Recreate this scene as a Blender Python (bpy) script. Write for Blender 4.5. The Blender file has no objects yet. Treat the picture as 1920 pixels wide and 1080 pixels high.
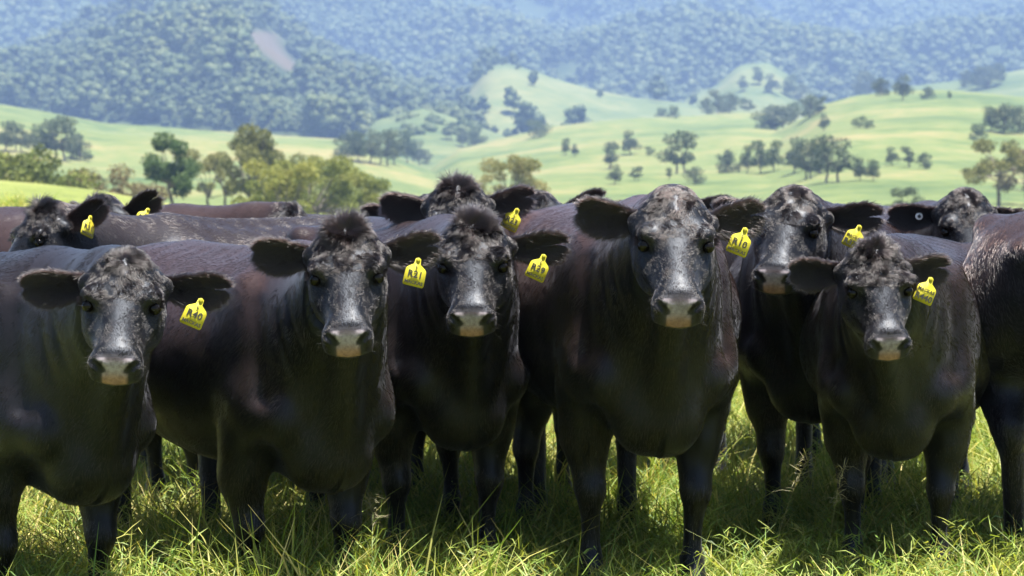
import bpy, math, random
import numpy as np
from mathutils import Matrix, Vector

R = math.radians
scene = bpy.context.scene
COL = scene.collection
rng = np.random.default_rng(7)

# ------------------------------------------------------------------ camera
CAM_H = 1.11
F_PX = 3733.0                      # focal length in photograph pixels (1920 wide, 70 mm)
HORIZON = 385.0
PITCH = math.atan((540.0 - HORIZON) / F_PX)
cam_data = bpy.data.cameras.new('camera')
cam_data.lens = 70.0
cam_data.sensor_width = 36.0
cam_data.clip_start = 0.05
cam_data.clip_end = 30000.0
cam_data.dof.use_dof = True
cam_data.dof.focus_distance = 5.35
cam_data.dof.aperture_fstop = 6.7
cam = bpy.data.objects.new('camera', cam_data)
cam.location = (0, 0, CAM_H)
cam.rotation_euler = (R(90) - PITCH, 0, 0)
COL.objects.link(cam)
scene.camera = cam

def at(u, v, d):
    """point of the place at photo pixel (u, v) whose distance along +Y is d"""
    cx, cy = (u - 960.0) / F_PX, (540.0 - v) / F_PX
    c, s = math.cos(PITCH), math.sin(PITCH)
    dy, dz = c + cy * s, -s + cy * c
    return Vector((cx * d / dy, d, CAM_H + dz * d / dy))

# ------------------------------------------------------------------ sky, sun
SUN_EL, SUN_AZ = 76.0, 128.0        # azimuth: 0 = straight ahead of the camera (+Y), 90 = right
world = bpy.data.worlds.new('World')
scene.world = world
world.use_nodes = True
wn = world.node_tree.nodes
bg = wn['Background']
sky = wn.new('ShaderNodeTexSky')
sky.sky_type = 'NISHITA'
sky.sun_disc = False
sky.sun_elevation = R(SUN_EL)
sky.sun_rotation = R(SUN_AZ)
sky.air_density = 1.0
sky.dust_density = 1.4
world.node_tree.links.new(sky.outputs['Color'], bg.inputs['Color'])
bg.inputs['Strength'].default_value = 0.058
sun_data = bpy.data.lights.new('sun', 'SUN')
sun_data.energy = 5.0
sun_data.angle = R(0.55)
sun_data.color = (1.0, 0.955, 0.88)
sun = bpy.data.objects.new('sun', sun_data)
_sd = Vector((math.cos(R(SUN_EL)) * math.sin(R(SUN_AZ)), math.cos(R(SUN_EL)) * math.cos(R(SUN_AZ)), math.sin(R(SUN_EL))))
sun.rotation_euler = _sd.to_track_quat('Z', 'Y').to_euler()
sun.location = (4, 2, 12)
COL.objects.link(sun)
vs = scene.view_settings
vs.view_transform = 'Standard'
vs.look = 'None'
vs.exposure = 1.87
vs.gamma = 1.0
scene.cycles.max_bounces = 8
scene.cycles.transparent_max_bounces = 12
scene.cycles.use_denoising = True

# ------------------------------------------------------------------ helpers
def tag(o, label=None, cat=None, group=None, kind=None):
    if label: o['label'] = label
    if cat: o['category'] = cat
    if group: o['group'] = group
    if kind: o['kind'] = kind
    return o

def empty(name, loc=(0, 0, 0)):
    o = bpy.data.objects.new(name, None)
    o.empty_display_size = 0.1
    o.location = loc
    COL.objects.link(o)
    return o

def mesh_np(name, V, F, smooth=True, mats=(), mat_idx=None):
    """mesh from numpy arrays; F is (n,3), (n,4) or a list of such arrays"""
    Fs = F if isinstance(F, list) else [F]
    Fs = [f for f in Fs if len(f)]
    me = bpy.data.meshes.new(name)
    me.vertices.add(len(V))
    me.vertices.foreach_set('co', np.ascontiguousarray(V, dtype=np.float32).ravel())
    loops = np.concatenate([f.ravel() for f in Fs]).astype(np.int32)
    tot = np.concatenate([np.full(len(f), f.shape[1]) for f in Fs]).astype(np.int32)
    start = np.concatenate([[0], np.cumsum(tot)[:-1]]).astype(np.int32)
    me.loops.add(len(loops))
    me.loops.foreach_set('vertex_index', loops)
    me.polygons.add(len(tot))
    me.polygons.foreach_set('loop_start', start)
    for m in mats: me.materials.append(m)
    if mat_idx is not None: me.polygons.foreach_set('material_index', np.asarray(mat_idx, dtype=np.int32))
    me.update(calc_edges=True)
    if smooth: me.shade_smooth()
    return me

def link(name, me, parent=None, loc=None):
    o = bpy.data.objects.new(name, me)
    COL.objects.link(o)
    if parent is not None: o.parent = parent
    if loc is not None: o.location = loc
    return o

def color_attr(me, name, cols):
    a = me.color_attributes.new(name, 'FLOAT_COLOR', 'POINT')
    c = np.ones((len(me.vertices), 4), dtype=np.float32)
    c[:, :3] = cols
    a.data.foreach_set('color', c.ravel())

class Nodes:
    """short-hand for building a material's node tree"""
    def __init__(self, name):
        self.m = bpy.data.materials.new(name)
        self.m.use_nodes = True
        self.t = self.m.node_tree
        self.t.nodes.clear()
        self.out = self.n('ShaderNodeOutputMaterial')
    def n(self, kind, **kw):
        nd = self.t.nodes.new(kind)
        for k, v in kw.items():
            if k in nd.inputs.keys() if hasattr(nd, 'inputs') else False: self.set(nd, k, v)
            else: setattr(nd, k, v)
        return nd
    def set(self, nd, k, v):
        if isinstance(v, bpy.types.NodeSocket): self.t.links.new(v, nd.inputs[k])
        else: nd.inputs[k].default_value = v
    def mix(self, fac, a, b):
        nd = self.t.nodes.new('ShaderNodeMix'); nd.data_type = 'RGBA'
        for i, v in ((0, fac), (6, a), (7, b)):
            if isinstance(v, bpy.types.NodeSocket): self.t.links.new(v, nd.inputs[i])
            elif i == 0: nd.inputs[0].default_value = v
            else: nd.inputs[i].default_value = (*v[:3], 1)
        return nd.outputs[2]
    def ramp(self, fac, stops):
        nd = self.t.nodes.new('ShaderNodeValToRGB')
        el = nd.color_ramp.elements
        while len(el) < len(stops): el.new(0.5)
        for e, (p, c) in zip(el, stops):
            e.position = p; e.color = (*c, 1) if len(c) == 3 else c
        self.t.links.new(fac, nd.inputs[0])
        return nd.outputs[0]
    def noise(self, scale, detail=4, rough=0.55, vec=None, dist=0.0):
        nd = self.t.nodes.new('ShaderNodeTexNoise')
        nd.inputs['Scale'].default_value = scale; nd.inputs['Detail'].default_value = detail
        nd.inputs['Roughness'].default_value = rough; nd.inputs['Distortion'].default_value = dist
        if vec is not None: self.t.links.new(vec, nd.inputs['Vector'])
        return nd.outputs['Fac']
    def math(self, op, a, b=None):
        nd = self.t.nodes.new('ShaderNodeMath'); nd.operation = op
        for i, v in ((0, a), (1, b)):
            if v is None: continue
            if isinstance(v, bpy.types.NodeSocket): self.t.links.new(v, nd.inputs[i])
            else: nd.inputs[i].default_value = v
        return nd.outputs[0]
    def attr(self, name, out='Color'):
        nd = self.t.nodes.new('ShaderNodeAttribute'); nd.attribute_name = name
        return nd.outputs[out]
    def geo(self, out='Position'):
        return self.t.nodes.new('ShaderNodeNewGeometry').outputs[out]
    def bump(self, h, strength, dist):
        nd = self.t.nodes.new('ShaderNodeBump')
        nd.inputs['Strength'].default_value = strength; nd.inputs['Distance'].default_value = dist
        self.t.links.new(h, nd.inputs['Height'])
        return nd.outputs[0]
    def principled(self, **kw):
        nd = self.t.nodes.new('ShaderNodeBsdfPrincipled')
        for k, v in kw.items():
            k = k.replace('_', ' ')
            if isinstance(v, bpy.types.NodeSocket): self.t.links.new(v, nd.inputs[k])
            else: nd.inputs[k].default_value = (*v, 1) if isinstance(v, tuple) and len(v) == 3 and nd.inputs[k].type == 'RGBA' else v
        return nd.outputs[0]
    def finish(self, shader):
        self.t.links.new(shader, self.out.inputs['Surface'])
        return self.m

def smooth01(a, b, x):
    t = np.clip((x - a) / (b - a), 0, 1)
    return t * t * (3 - 2 * t)
# ================================================================== terrain
def norm(a): return a/np.maximum(np.linalg.norm(a, axis=1), 1e-9)[:, None]

EDGE_U = [-400, 0, 150, 300, 420, 560, 2400]
EDGE_V = [320, 336, 350, 374, 402, 415, 420]
EDGE_D = 60.0
def ground_z(x, y):
    """the paddock: level round the herd, rising to a low crest on the left 60 m away"""
    x, y = np.asarray(x, float), np.asarray(y, float)
    u = 960 + F_PX*x/np.maximum(y, 20.0)
    zc = CAM_H + (HORIZON - np.interp(u, EDGE_U, EDGE_V))/F_PX*EDGE_D
    z = zc*smooth01(9, EDGE_D, y)
    z = z - 3.2*smooth01(EDGE_D, 150, y) + 3.0*smooth01(110, 260, y)
    bump = .03*np.sin(x*1.9 + y*.7)*np.sin(y*1.3 - x*.4)*smooth01(3, 5, y)
    return z + bump - .056

def grass_ground(name, c_lo, c_mid, c_hi, s1, s2, bump_s, bump_d):
    g = Nodes(name)
    pos = g.geo()
    n1 = g.noise(s1, 5, .6, pos); n2 = g.noise(s2, 4, .65, pos)
    n3 = g.noise(s2*7, 3, .7, pos)
    f = g.math('ADD', g.math('ADD', g.math('MULTIPLY', n1, .55), g.math('MULTIPLY', n2, .35)), g.math('MULTIPLY', n3, .10))
    mp = g.n('ShaderNodeMapping'); mp.inputs['Scale'].default_value = (s1*1.5, s1*1.5, s1*70); g.t.links.new(pos, mp.inputs['Vector'])
    f = g.math('ADD', g.math('MULTIPLY', f, .82), g.math('MULTIPLY', g.noise(1.0, 4, .6, mp.outputs[0]), .18))
    col = g.ramp(f, [(.40, c_lo), (.5, c_mid), (.60, c_hi)])
    return g.finish(g.principled(Base_Color=col, Roughness=.85, Specular_IOR_Level=.2, Normal=g.bump(n2, bump_s, bump_d)))

PADDOCK = grass_ground('paddock_turf', (.08, .105, .026), (.15, .175, .042), (.21, .205, .070), .35, 6.0, .8, .05)
HILLTURF = grass_ground('hill_turf', (.048, .078, .022), (.102, .128, .036), (.185, .158, .064), .011, .12, .7, .6)
HILLTURF2 = grass_ground('ridge_turf', (.048, .075, .026), (.085, .108, .036), (.140, .14, .054), .008, .08, .7, 1.0)  # darker green paints in the cloud shadow on the long ridge

def build_paddock():
    ys = np.concatenate([np.arange(-6, 14, .25), np.geomspace(14, 300, 90)])
    us = np.linspace(-1, 1, 121)
    X = us[None, :]*(8 + np.abs(ys)[:, None]*.75); Y = np.repeat(ys[:, None], len(us), 1)
    Z = ground_z(X, Y)
    i = np.arange(X.size).reshape(X.shape)
    Fq = np.stack([i[:-1, :-1], i[:-1, 1:], i[1:, 1:], i[1:, :-1]], -1).reshape(-1, 4)
    o = link('paddock_ground', mesh_np('paddock_ground', np.stack([X, Y, Z], -1).reshape(-1, 3), Fq, mats=[PADDOCK]))
    tag(o, 'green paddock ground under the herd', kind='structure')
build_paddock()

def fnoise(x, y, s, seed):
    a = 0
    r = np.random.default_rng(seed)
    for k in range(7):
        th = r.uniform(0, 6.28); f = s*(1.0 + .55*k); ph = r.uniform(0, 6.28, 2)
        a = a + np.sin((x*math.cos(th) + y*math.sin(th))*f + ph[0])*np.sin((-x*math.sin(th) + y*math.cos(th))*f*.7 + ph[1])/(1 + .5*k)
    return a/2.2

class Hill:
    def __init__(self, name, label, crest, dc, vb, db, mat, rough=1.7, power=1.0, back=.5):
        self.cu = [c[0] for c in crest]; self.cv = [c[1] for c in crest]
        self.dc, self.vb, self.db, self.power = dc, vb, db, power
        self.rough = rough
        us = np.linspace(-420, 2340, 231); ts = np.linspace(0, 1, 64)
        U, T = np.meshgrid(us, ts)
        P = self.point(U, T)
        # far side of the hill
        bk = []
        for s in np.linspace(.08, 1, 10):
            Q = P[-1].copy(); k = 1 + back*s
            Q[:, 0] *= k; Q[:, 1] *= k; Q[:, 2] = P[-1][:, 2]*(1 - s*s) - (18 + .08*dc)*s*s
            bk.append(Q)
        P = np.concatenate([P, np.array(bk)])
        i = np.arange(P.shape[0]*P.shape[1]).reshape(P.shape[:2])
        Fq = np.stack([i[:-1, :-1], i[:-1, 1:], i[1:, 1:], i[1:, :-1]], -1).reshape(-1, 4)
        o = link(name, mesh_np(name, P.reshape(-1, 3), Fq, mats=[mat]))
        tag(o, label, kind='structure')
    def vc(self, U): return np.interp(U, self.cu, self.cv)
    def point(self, U, T):
        vc = self.vc(U); vb = np.maximum(self.vb, vc + 4)
        d = self.db + (self.dc - self.db)*T
        v = vb + (vc - vb)*np.sin(T*math.pi/2)**self.power
        x = (U - 960)/F_PX*d
        z = CAM_H + (HORIZON - v)/F_PX*d
        amp = self.rough*.0028*d*np.sin(np.clip(T, 0, 1)*math.pi)**.7
        z = z + amp*fnoise(x, d, 9.0/self.dc*2, 5)
        if self.rough > 5: z = z + .0125*d*np.sin(np.clip(T, 0, 1)*math.pi)**.7*fnoise(x, d*.6, 26.0/self.dc, 9)*(self.rough/13)**.5
        return np.stack([x, d, z], -1)
    def stand(self, u, v):
        """where on this hill the photo pixel lies"""
        vc = float(self.vc(u))
        T = np.linspace(0, 1, 300)
        P = self.point(np.full(300, float(u)), T)
        vv = HORIZON - (P[:, 2] - CAM_H)*F_PX/P[:, 1]
        k = np.argmin(np.abs(vv - v))
        return P[k]

LEFT_HILL = Hill('green_hill', 'smooth pale green hill at the left, below the forested spur', [(-420, 150), (-100, 180), (0, 196), (100, 213), (200, 232), (330, 241), (450, 250), (640, 262), (760, 300), (850, 335), (900, 420)], 900, 418, 230, HILLTURF)
MID_HILL = Hill('green_hill', 'broad green hill in the middle, below the mountain', [(700, 420), (800, 320), (860, 278), (960, 255), (1035, 238), (1110, 230), (1200, 223), (1310, 220), (1375, 212), (1450, 215), (1560, 238), (1700, 300), (1800, 420)], 1050, 418, 260, HILLTURF)
RIGHT_HILL = Hill('green_hill', 'rounded sunny green hill at the right', [(900, 430), (1100, 385), (1230, 332), (1360, 282), (1410, 265), (1460, 245), (1500, 224), (1540, 197), (1600, 181), (1680, 173), (1760, 170), (1840, 175), (1920, 183), (2340, 230)], 820, 420, 250, HILLTURF)
TAN_SLOPE = Hill('green_hill', 'narrow sunlit slope at the foot of the forested spur', [(560, 420), (700, 230), (790, 204), (830, 214), (900, 238), (960, 262), (1040, 420)], 1150, 330, 900, HILLTURF2)
RIDGE = Hill('green_ridge', 'long green ridge sloping down to the right at the foot of the mountain', [(760, 420), (820, 270), (850, 205), (885, 158), (915, 126), (945, 120), (970, 124), (1000, 135), (1060, 155), (1120, 172), (1185, 185), (1260, 194), (1330, 202), (1420, 420)], 1600, 300, 1150, HILLTURF2)
KNOLL = Hill('green_knoll', 'small lit green knoll at the foot of the mountain', [(1200, 420), (1280, 192), (1340, 166), (1385, 126), (1440, 120), (1480, 145), (1510, 172), (1580, 215), (1650, 420)], 1700, 270, 1250, HILLTURF2)
FAR_RIDGE = Hill('green_ridge', 'green ridge far right behind the rounded hill', [(1500, 420), (1600, 190), (1680, 170), (1760, 158), (1840, 145), (1920, 130), (2340, 90)], 1500, 240, 1100, HILLTURF2)

def forest_floor():
    g = Nodes('forest_floor')
    pos = g.geo()
    col = g.ramp(g.noise(.02, 5, .6, pos), [(.35, (.022, .035, .014)), (.65, (.05, .065, .024))])
    slip = g.attr('slip', 'Fac')
    c2 = g.mix(slip, col, (.080, .066, .048))
    return g.finish(g.principled(Base_Color=c2, Roughness=.95, Specular_IOR_Level=.1))
FLOOR = forest_floor()
SPUR = Hill('forested_spur', 'forested mountain spur at the left', [(-420, 190), (-80, 160), (0, 135), (100, 100), (180, 60), (260, 25), (340, -12), (420, -20), (480, 8), (540, 62), (600, 118), (700, 165), (800, 200), (880, 250), (960, 420)], 1900, 300, 1000, FLOOR, rough=6.0)
RANGE = Hill('mountain_range', 'blue forested mountain range filling the background', [(-420, -120), (0, -110), (600, -90), (1200, -70), (1600, -45), (1740, -14), (1800, 2), (1840, 7), (1880, 6), (1915, -6), (2000, -40), (2340, -60)], 3300, 240, 1750, FLOOR, rough=13.0, power=1.1)
_me = bpy.data.objects['forested_spur'].data
_co = np.empty(len(_me.vertices)*3); _me.vertices.foreach_get('co', _co); _co = _co.reshape(-1, 3)
SLIP = [(438, 62), (525, 74), (530, 100), (575, 142), (545, 140), (500, 110), (470, 90)]
def in_slip(x, d, z):
    u = 960 + x*F_PX/d; v = HORIZON - (z - CAM_H)*F_PX/d
    c = np.interp(v, [60, 75, 100, 142], [485, 495, 515, 562]); w = np.interp(v, [58, 66, 80, 100, 125, 145], [16, 38, 28, 22, 18, 10])
    return np.exp(-((u - c)/w)**4)*smooth01(56, 64, v)*smooth01(148, 138, v)
_a = _me.attributes.new('slip', 'FLOAT', 'POINT'); _a.data.foreach_set('value', in_slip(_co[:, 0], _co[:, 1], _co[:, 2]).astype(np.float32))
# ================================================================== cattle
# One animal is modelled in a neutral stance as an implicit surface (smooth union of lofts and tapered limbs),
# meshed once on a grid that is finer round the head, then posed cow by cow.  Neutral frame: +x forward, z up,
# origin on the ground between the fore feet.

def spline(xs, ys, n=400):
    xs, ys = np.asarray(xs, float), np.asarray(ys, float)
    m = np.gradient(ys, xs)
    q = np.linspace(xs[0], xs[-1], n)
    i = np.clip(np.searchsorted(xs, q) - 1, 0, len(xs) - 2)
    h = xs[i + 1] - xs[i]; t = (q - xs[i]) / h
    y = ((2*t**3 - 3*t**2 + 1) * ys[i] + (t**3 - 2*t**2 + t) * h * m[i] + (-2*t**3 + 3*t**2) * ys[i + 1] + (t**3 - t**2) * h * m[i + 1])
    return q, y

def smin(a, b, k):
    h = np.maximum(k - np.abs(a - b), 0) / k
    return np.minimum(a, b) - h * h * k * 0.25

class Loft:
    """superellipse sections along an axis: stations (u, top, bottom, half width, exponent)"""
    def __init__(self, origin, udir, wdir, st, k):
        st = np.array(st, float)
        self.o, self.u, self.w = np.array(origin), np.array(udir, float), np.array(wdir, float)
        self.v = np.cross(self.w, self.u)
        self.tab = [spline(st[:, 0], st[:, j]) for j in range(1, 5)]
        self.u0, self.u1, self.k = st[0, 0], st[-1, 0], k
        c = []
        for q in st:
            for w in (q[1], q[2]):
                for sgn in (-1, 1): c.append(self.o + self.u * q[0] + self.w * w + self.v * q[3] * sgn)
        c = np.array(c); self.lo, self.hi = c.min(0) - k - .03, c.max(0) + k + .03
    def __call__(self, X, Y, Z):
        dx, dy, dz = X - self.o[0], Y - self.o[1], Z - self.o[2]
        u = dx*self.u[0] + dy*self.u[1] + dz*self.u[2]
        w = dx*self.w[0] + dy*self.w[1] + dz*self.w[2]
        v = dx*self.v[0] + dy*self.v[1] + dz*self.v[2]
        uc = np.clip(u, self.u0, self.u1)
        top, bot, a, n = [np.interp(uc, *t) for t in self.tab]
        wc, b = (top + bot) / 2, np.maximum((top - bot) / 2, 1e-3)
        g = ((np.abs(v) / a) ** n + (np.abs(w - wc) / b) ** n) ** (1 / n)
        return (g - 1) * np.minimum(a, b) + np.abs(u - uc)

class Limb:
    """tapered capsule, optionally flattened sideways"""
    def __init__(self, a, b, ra, rb, k):
        self.a, self.b, self.ra, self.rb, self.k = np.array(a, float), np.array(b, float), ra, rb, k
        r = max(ra, rb) + k + .03
        self.lo, self.hi = np.minimum(self.a, self.b) - r, np.maximum(self.a, self.b) + r
    def __call__(self, X, Y, Z):
        d = self.b - self.a; L = d @ d
        px, py, pz = X - self.a[0], Y - self.a[1], Z - self.a[2]
        t = np.clip((px*d[0] + py*d[1] + pz*d[2]) / L, 0, 1)
        return np.sqrt((px - t*d[0])**2 + (py - t*d[1])**2 + (pz - t*d[2])**2) - (self.ra + t*(self.rb - self.ra))

class Egg:
    def __init__(self, c, r, k, axes=None):
        self.c, self.r, self.k = np.array(c, float), np.array(r, float), k
        self.A = np.eye(3) if axes is None else np.array(axes, float)
        m = self.r.max() + k + .03
        self.lo, self.hi = self.c - m, self.c + m
    def __call__(self, X, Y, Z):
        p = np.stack([X - self.c[0], Y - self.c[1], Z - self.c[2]])
        q = np.einsum('ij,j...->i...', self.A, p) / self.r[:, None, None, None] if p.ndim == 4 else (self.A @ p) / self.r[:, None]
        return (np.sqrt((q**2).sum(0)) - 1) * self.r.min()

# head frame: poll P, axis u from poll to muzzle, w out of the face, v to the animal's left (+y)
HP = np.array([0.62, 0.0, 1.10])
HA = R(48)
HU = np.array([math.cos(HA), 0, -math.sin(HA)])
HW = np.array([math.sin(HA), 0, math.cos(HA)])
HV = np.array([0.0, 1.0, 0.0])
def hd(u, v, w): return HP + HU*u + HV*v + HW*w
HAX = np.stack([HU, HV, HW])

def cow_primitives():
    body, head, carve, folds = [], [], [], []
    body.append(Loft((0, 0, 0), (1, 0, 0), (0, 0, 1), [
        (-1.40, .98, .84, .06, 2), (-1.36, 1.045, .76, .14, 2.1), (-1.28, 1.10, .68, .215, 2.2), (-1.15, 1.145, .60, .262, 2.3),
        (-1.00, 1.155, .545, .285, 2.3), (-.80, 1.145, .49, .318, 2.2), (-.55, 1.13, .435, .35, 2.05), (-.30, 1.125, .43, .345, 1.98),
        (-.10, 1.14, .435, .292, 1.85), (.05, 1.15, .43, .240, 1.8), (.17, 1.115, .44, .200, 1.85), (.27, 1.05, .46, .155, 2), (.34, .98, .53, .105, 2), (.37, .92, .60, .06, 2)], .05))
    nd = np.array([.54, 0, .20]); nl = np.linalg.norm(nd); nu = nd / nl; nw = np.array([-nu[2], 0, nu[0]])
    body.append(Loft((.06, 0, .86), nu, nw, [
        (-.12, .26, -.30, .20, 2), (.05, .262, -.30, .215, 2), (.2, .235, -.275, .185, 2), (.35, .20, -.225, .150, 2),
        (.46, .17, -.18, .122, 2), (.55, .125, -.15, .095, 2), (.61, .08, -.12, .06, 2)], .09))
    body.append(Egg((.20, 0, .515), (.150, .085, .095), .07))                # brisket
    body.append(Limb((.55, 0, .86), (.36, 0, .62), .026, .030, .06))         # dewlap
    body.append(Limb((.05, 0, 1.11), (-.9, 0, 1.115), .035, .03, .06))      # spine
    for s in (-1, 1):
        body.append(Egg((.05, s*.195, .86), (.12, .050, .20), .04))         # shoulder blade
        body.append(Egg((.12, s*.195, .67), (.13, .070, .12), .045))        # upper arm
        body.append(Egg((.255, s*.150, .635), (.070, .062, .080), .04))     # point of the shoulder
        body.append(Egg((.245, s*.070, .535), (.090, .066, .100), .045))    # breast
        body.append(Limb((.04, s*.172, .58), (-.01, s*.168, .44), .088, .070, .035))
        body.append(Egg((.02, s*.176, .475), (.078, .062, .105), .02))      # forearm
        body.append(Limb((-.015, s*.165, .44), (.012, s*.158, .31), .072, .047, .03))
        body.append(Egg((.022, s*.157, .297), (.052, .049, .058), .018))     # knee
        body.append(Limb((.012, s*.157, .28), (-.004, s*.152, .12), .035, .0285, .02))
        body.append(Egg((-.004, s*.152, .105), (.041, .039, .036), .02))    # fetlock
        body.append(Limb((.0, s*.152, .10), (.030, s*.152, .045), .033, .040, .015))
        body.append(Limb((.028, s*.152, .04), (.046, s*.152, .028), .046, .036, .01))
        body.append(Egg((-1.06, s*.185, .84), (.24, .125, .24), .07))       # thigh
        body.append(Limb((-1.12, s*.19, .78), (-1.02, s*.195, .60), .16, .10, .08))
        body.append(Limb((-1.03, s*.19, .62), (-1.19, s*.165, .44), .10, .058, .06))
        body.append(Egg((-1.205, s*.162, .425), (.055, .042, .06), .025))   # hock
        body.append(Limb((-1.20, s*.162, .40), (-1.155, s*.158, .13), .044, .034, .02))
        body.append(Egg((-1.152, s*.158, .11), (.042, .040, .038), .02))
        body.append(Limb((-1.15, s*.158, .10), (-1.125, s*.158, .045), .034, .041, .015))
        body.append(Limb((-1.125, s*.158, .04), (-1.105, s*.158, .028), .047, .036, .01))
        body.append(Egg((-1.0, s*.235, 1.075), (.07, .045, .05), .05))      # hook bone
        body.append(Egg((-1.34, s*.10, 1.0), (.05, .045, .05), .06))        # pin bone
    tail = [(-1.36, 0, 1.07), (-1.435, 0, 1.04), (-1.465, 0, .90), (-1.46, 0, .72), (-1.45, 0, .56)]
    for i in range(4): body.append(Limb(tail[i], tail[i+1], (.04, .034, .026, .022)[i], (.034, .026, .022, .018)[i], .03))
    # head
    head.append(Loft(HP, HU, HW, [
        (-.045, -.005, -.07, .035, 2), (-.02, .030, -.11, .082, 2.1), (.02, .050, -.15, .108, 2.2), (.07, .058, -.18, .121, 2.3), (.12, .057, -.197, .126, 2.3),
        (.175, .050, -.205, .119, 2.25), (.23, .044, -.195, .108, 2.15), (.29, .038, -.165, .091, 2.1), (.34, .034, -.130, .079, 2.2),
        (.385, .031, -.106, .074, 2.4), (.42, .026, -.098, .077, 2.4), (.447, .012, -.090, .075, 2.4), (.466, -.012, -.084, .067, 2.3), (.480, -.036, -.076, .052, 2.2), (.487, -.050, -.068, .030, 2)], .03))
    head.append(Egg(hd(-.004, 0, .014), (.060, .072, .048), .05, HAX))          # poll
    head.append(Egg(hd(.405, 0, -.088), (.048, .044, .026), .03, HAX))       # chin
    head.append(Egg(hd(.40, 0, -.02), (.045, .080, .045), .03, HAX))         # muzzle swell
    for s in (-1, 1):
        head.append(Egg(hd(.152, s*.100, .018), (.046, .034, .034), .035, HAX))
        head.append(Limb(hd(.158, s*.122, .020), hd(.172, s*.128, -.012), .010, .008, .014))     # brow and orbit
        head.append(Egg(hd(.215, s*.096, -.03), (.065, .022, .024), .03, HAX))      # cheek bone
        head.append(Egg(hd(.145, s*.082, -.12), (.095, .042, .080), .05, HAX))      # jaw muscle
        head.append(Egg(hd(.442, s*.056, -.006), (.030, .028, .024), .02, HAX))     # nostril wing
        head.append(Egg(hd(.440, s*.052, -.052), (.034, .028, .024), .02, HAX))     # upper lip
        head.append(Limb(hd(.032, s*.085, -.042), hd(.028, s*.120, -.050), .038, .032, .05))   # ear root
        carve.append((Egg(hd(.182, s*.138, .004), (.027, .022, .016), .012, HAX), .014))     # eye socket
        carve.append((Limb(hd(.447, s*.066, .010), hd(.471, s*.038, -.008), .0100, .0130, .012), .010))   # nostril
        carve.append((Egg(hd(.285, s*.122, .010), (.09, .042, .038), .03, HAX), .05))        # hollow beside the nose
    carve.append((Limb(hd(.470, -.06, -.066), hd(.470, .06, -.066), .006, .006, .008), .010))    # mouth line
    for s in (-1, 1):
        folds.append((Limb((.21, s*.225, .98), (.245, s*.232, .72), .014, .020, .02), .06))     # groove before the shoulder
        folds.append((Limb((-.12, s*.33, .80), (-.06, s*.30, .55), .012, .016, .02), .045))       # behind the shoulder
        folds.append((Limb((-.86, s*.345, .92), (-.80, s*.345, .62), .020, .012, .03), .07))      # flank
        folds.append((Limb((.38, s*.160, .98), (.42, s*.128, .80), .008, .010, .02), .022))
        folds.append((Limb((.32, s*.178, .95), (.35, s*.148, .74), .008, .010, .02), .022))
    return body, head, carve + folds

def field(axes, prims, init=0.6):
    xs, ys, zs = axes
    D = np.full((len(xs), len(ys), len(zs)), init, dtype=np.float32)
    for p in prims:
        sl = tuple(slice(np.searchsorted(a, p.lo[i]), np.searchsorted(a, p.hi[i])) for i, a in enumerate(axes))
        X, Y, Z = np.meshgrid(xs[sl[0]], ys[sl[1]], zs[sl[2]], indexing='ij')
        if X.size: D[sl] = smin(D[sl], p(X, Y, Z).astype(np.float32), p.k)
    return D

def surface_net(D, axes):
    ins = D < 0
    nx, ny, nz = D.shape
    c = [ins[i:nx-1+i, j:ny-1+j, k:nz-1+k] for i in (0, 1) for j in (0, 1) for k in (0, 1)]
    s = sum(a.astype(np.int8) for a in c)
    act = (s > 0) & (s < 8)
    I, J, K = np.nonzero(act)
    idx = np.full(act.shape, -1, dtype=np.int32); idx[I, J, K] = np.arange(len(I))
    acc = np.zeros((len(I), 3)); cnt = np.zeros(len(I))
    def corner(o):
        return D[I+o[0], J+o[1], K+o[2]], np.stack([axes[0][I+o[0]], axes[1][J+o[1]], axes[2][K+o[2]]], 1)
    for ax in range(3):
        for a in (0, 1):
            for b in (0, 1):
                o0 = [0, 0, 0]; oth = [q for q in range(3) if q != ax]
                o0[oth[0]] = a; o0[oth[1]] = b
                o1 = list(o0); o1[ax] = 1
                d0, p0 = corner(o0); d1, p1 = corner(o1)
                m = (d0 < 0) != (d1 < 0)
                t = (d0[m] / (d0[m] - d1[m]))[:, None]
                acc[m] += p0[m] + (p1[m] - p0[m]) * t; cnt[m] += 1
    V = acc / cnt[:, None]
    Q = []
    for ax in range(3):
        oth = [(ax + 1) % 3, (ax + 2) % 3]
        a = [slice(None)] * 3; b = [slice(None)] * 3
        a[ax] = slice(0, -1); b[ax] = slice(1, None)
        for o in oth: a[o] = slice(1, -1); b[o] = slice(1, -1)
        A, B = ins[tuple(a)], ins[tuple(b)]
        for flip, m in ((0, A & ~B), (1, ~A & B)):
            g = np.array(np.nonzero(m))
            if g.shape[1] == 0: continue
            for o in oth: g[o] += 1
            quad = []
            for e0, e1 in ((0, 0), (-1, 0), (-1, -1), (0, -1)):
                h = g.copy(); h[oth[0]] += e0; h[oth[1]] += e1
                quad.append(idx[h[0], h[1], h[2]])
            q = np.stack(quad, 1)
            Q.append(q[:, ::-1] if flip else q)
    return V, np.concatenate(Q)

def laplace(V, Fq, it, lam=0.5):
    e = np.concatenate([Fq[:, [0, 1]], Fq[:, [1, 2]], Fq[:, [2, 3]], Fq[:, [3, 0]]])
    n = len(V)
    for _ in range(it):
        S = np.zeros_like(V)
        for ax in range(3):
            S[:, ax] = np.bincount(e[:, 0], V[e[:, 1], ax], n) + np.bincount(e[:, 1], V[e[:, 0], ax], n)
        c = np.bincount(e[:, 0], minlength=n) + np.bincount(e[:, 1], minlength=n)
        V = V + lam * (S / c[:, None] - V)
    return V

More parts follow.
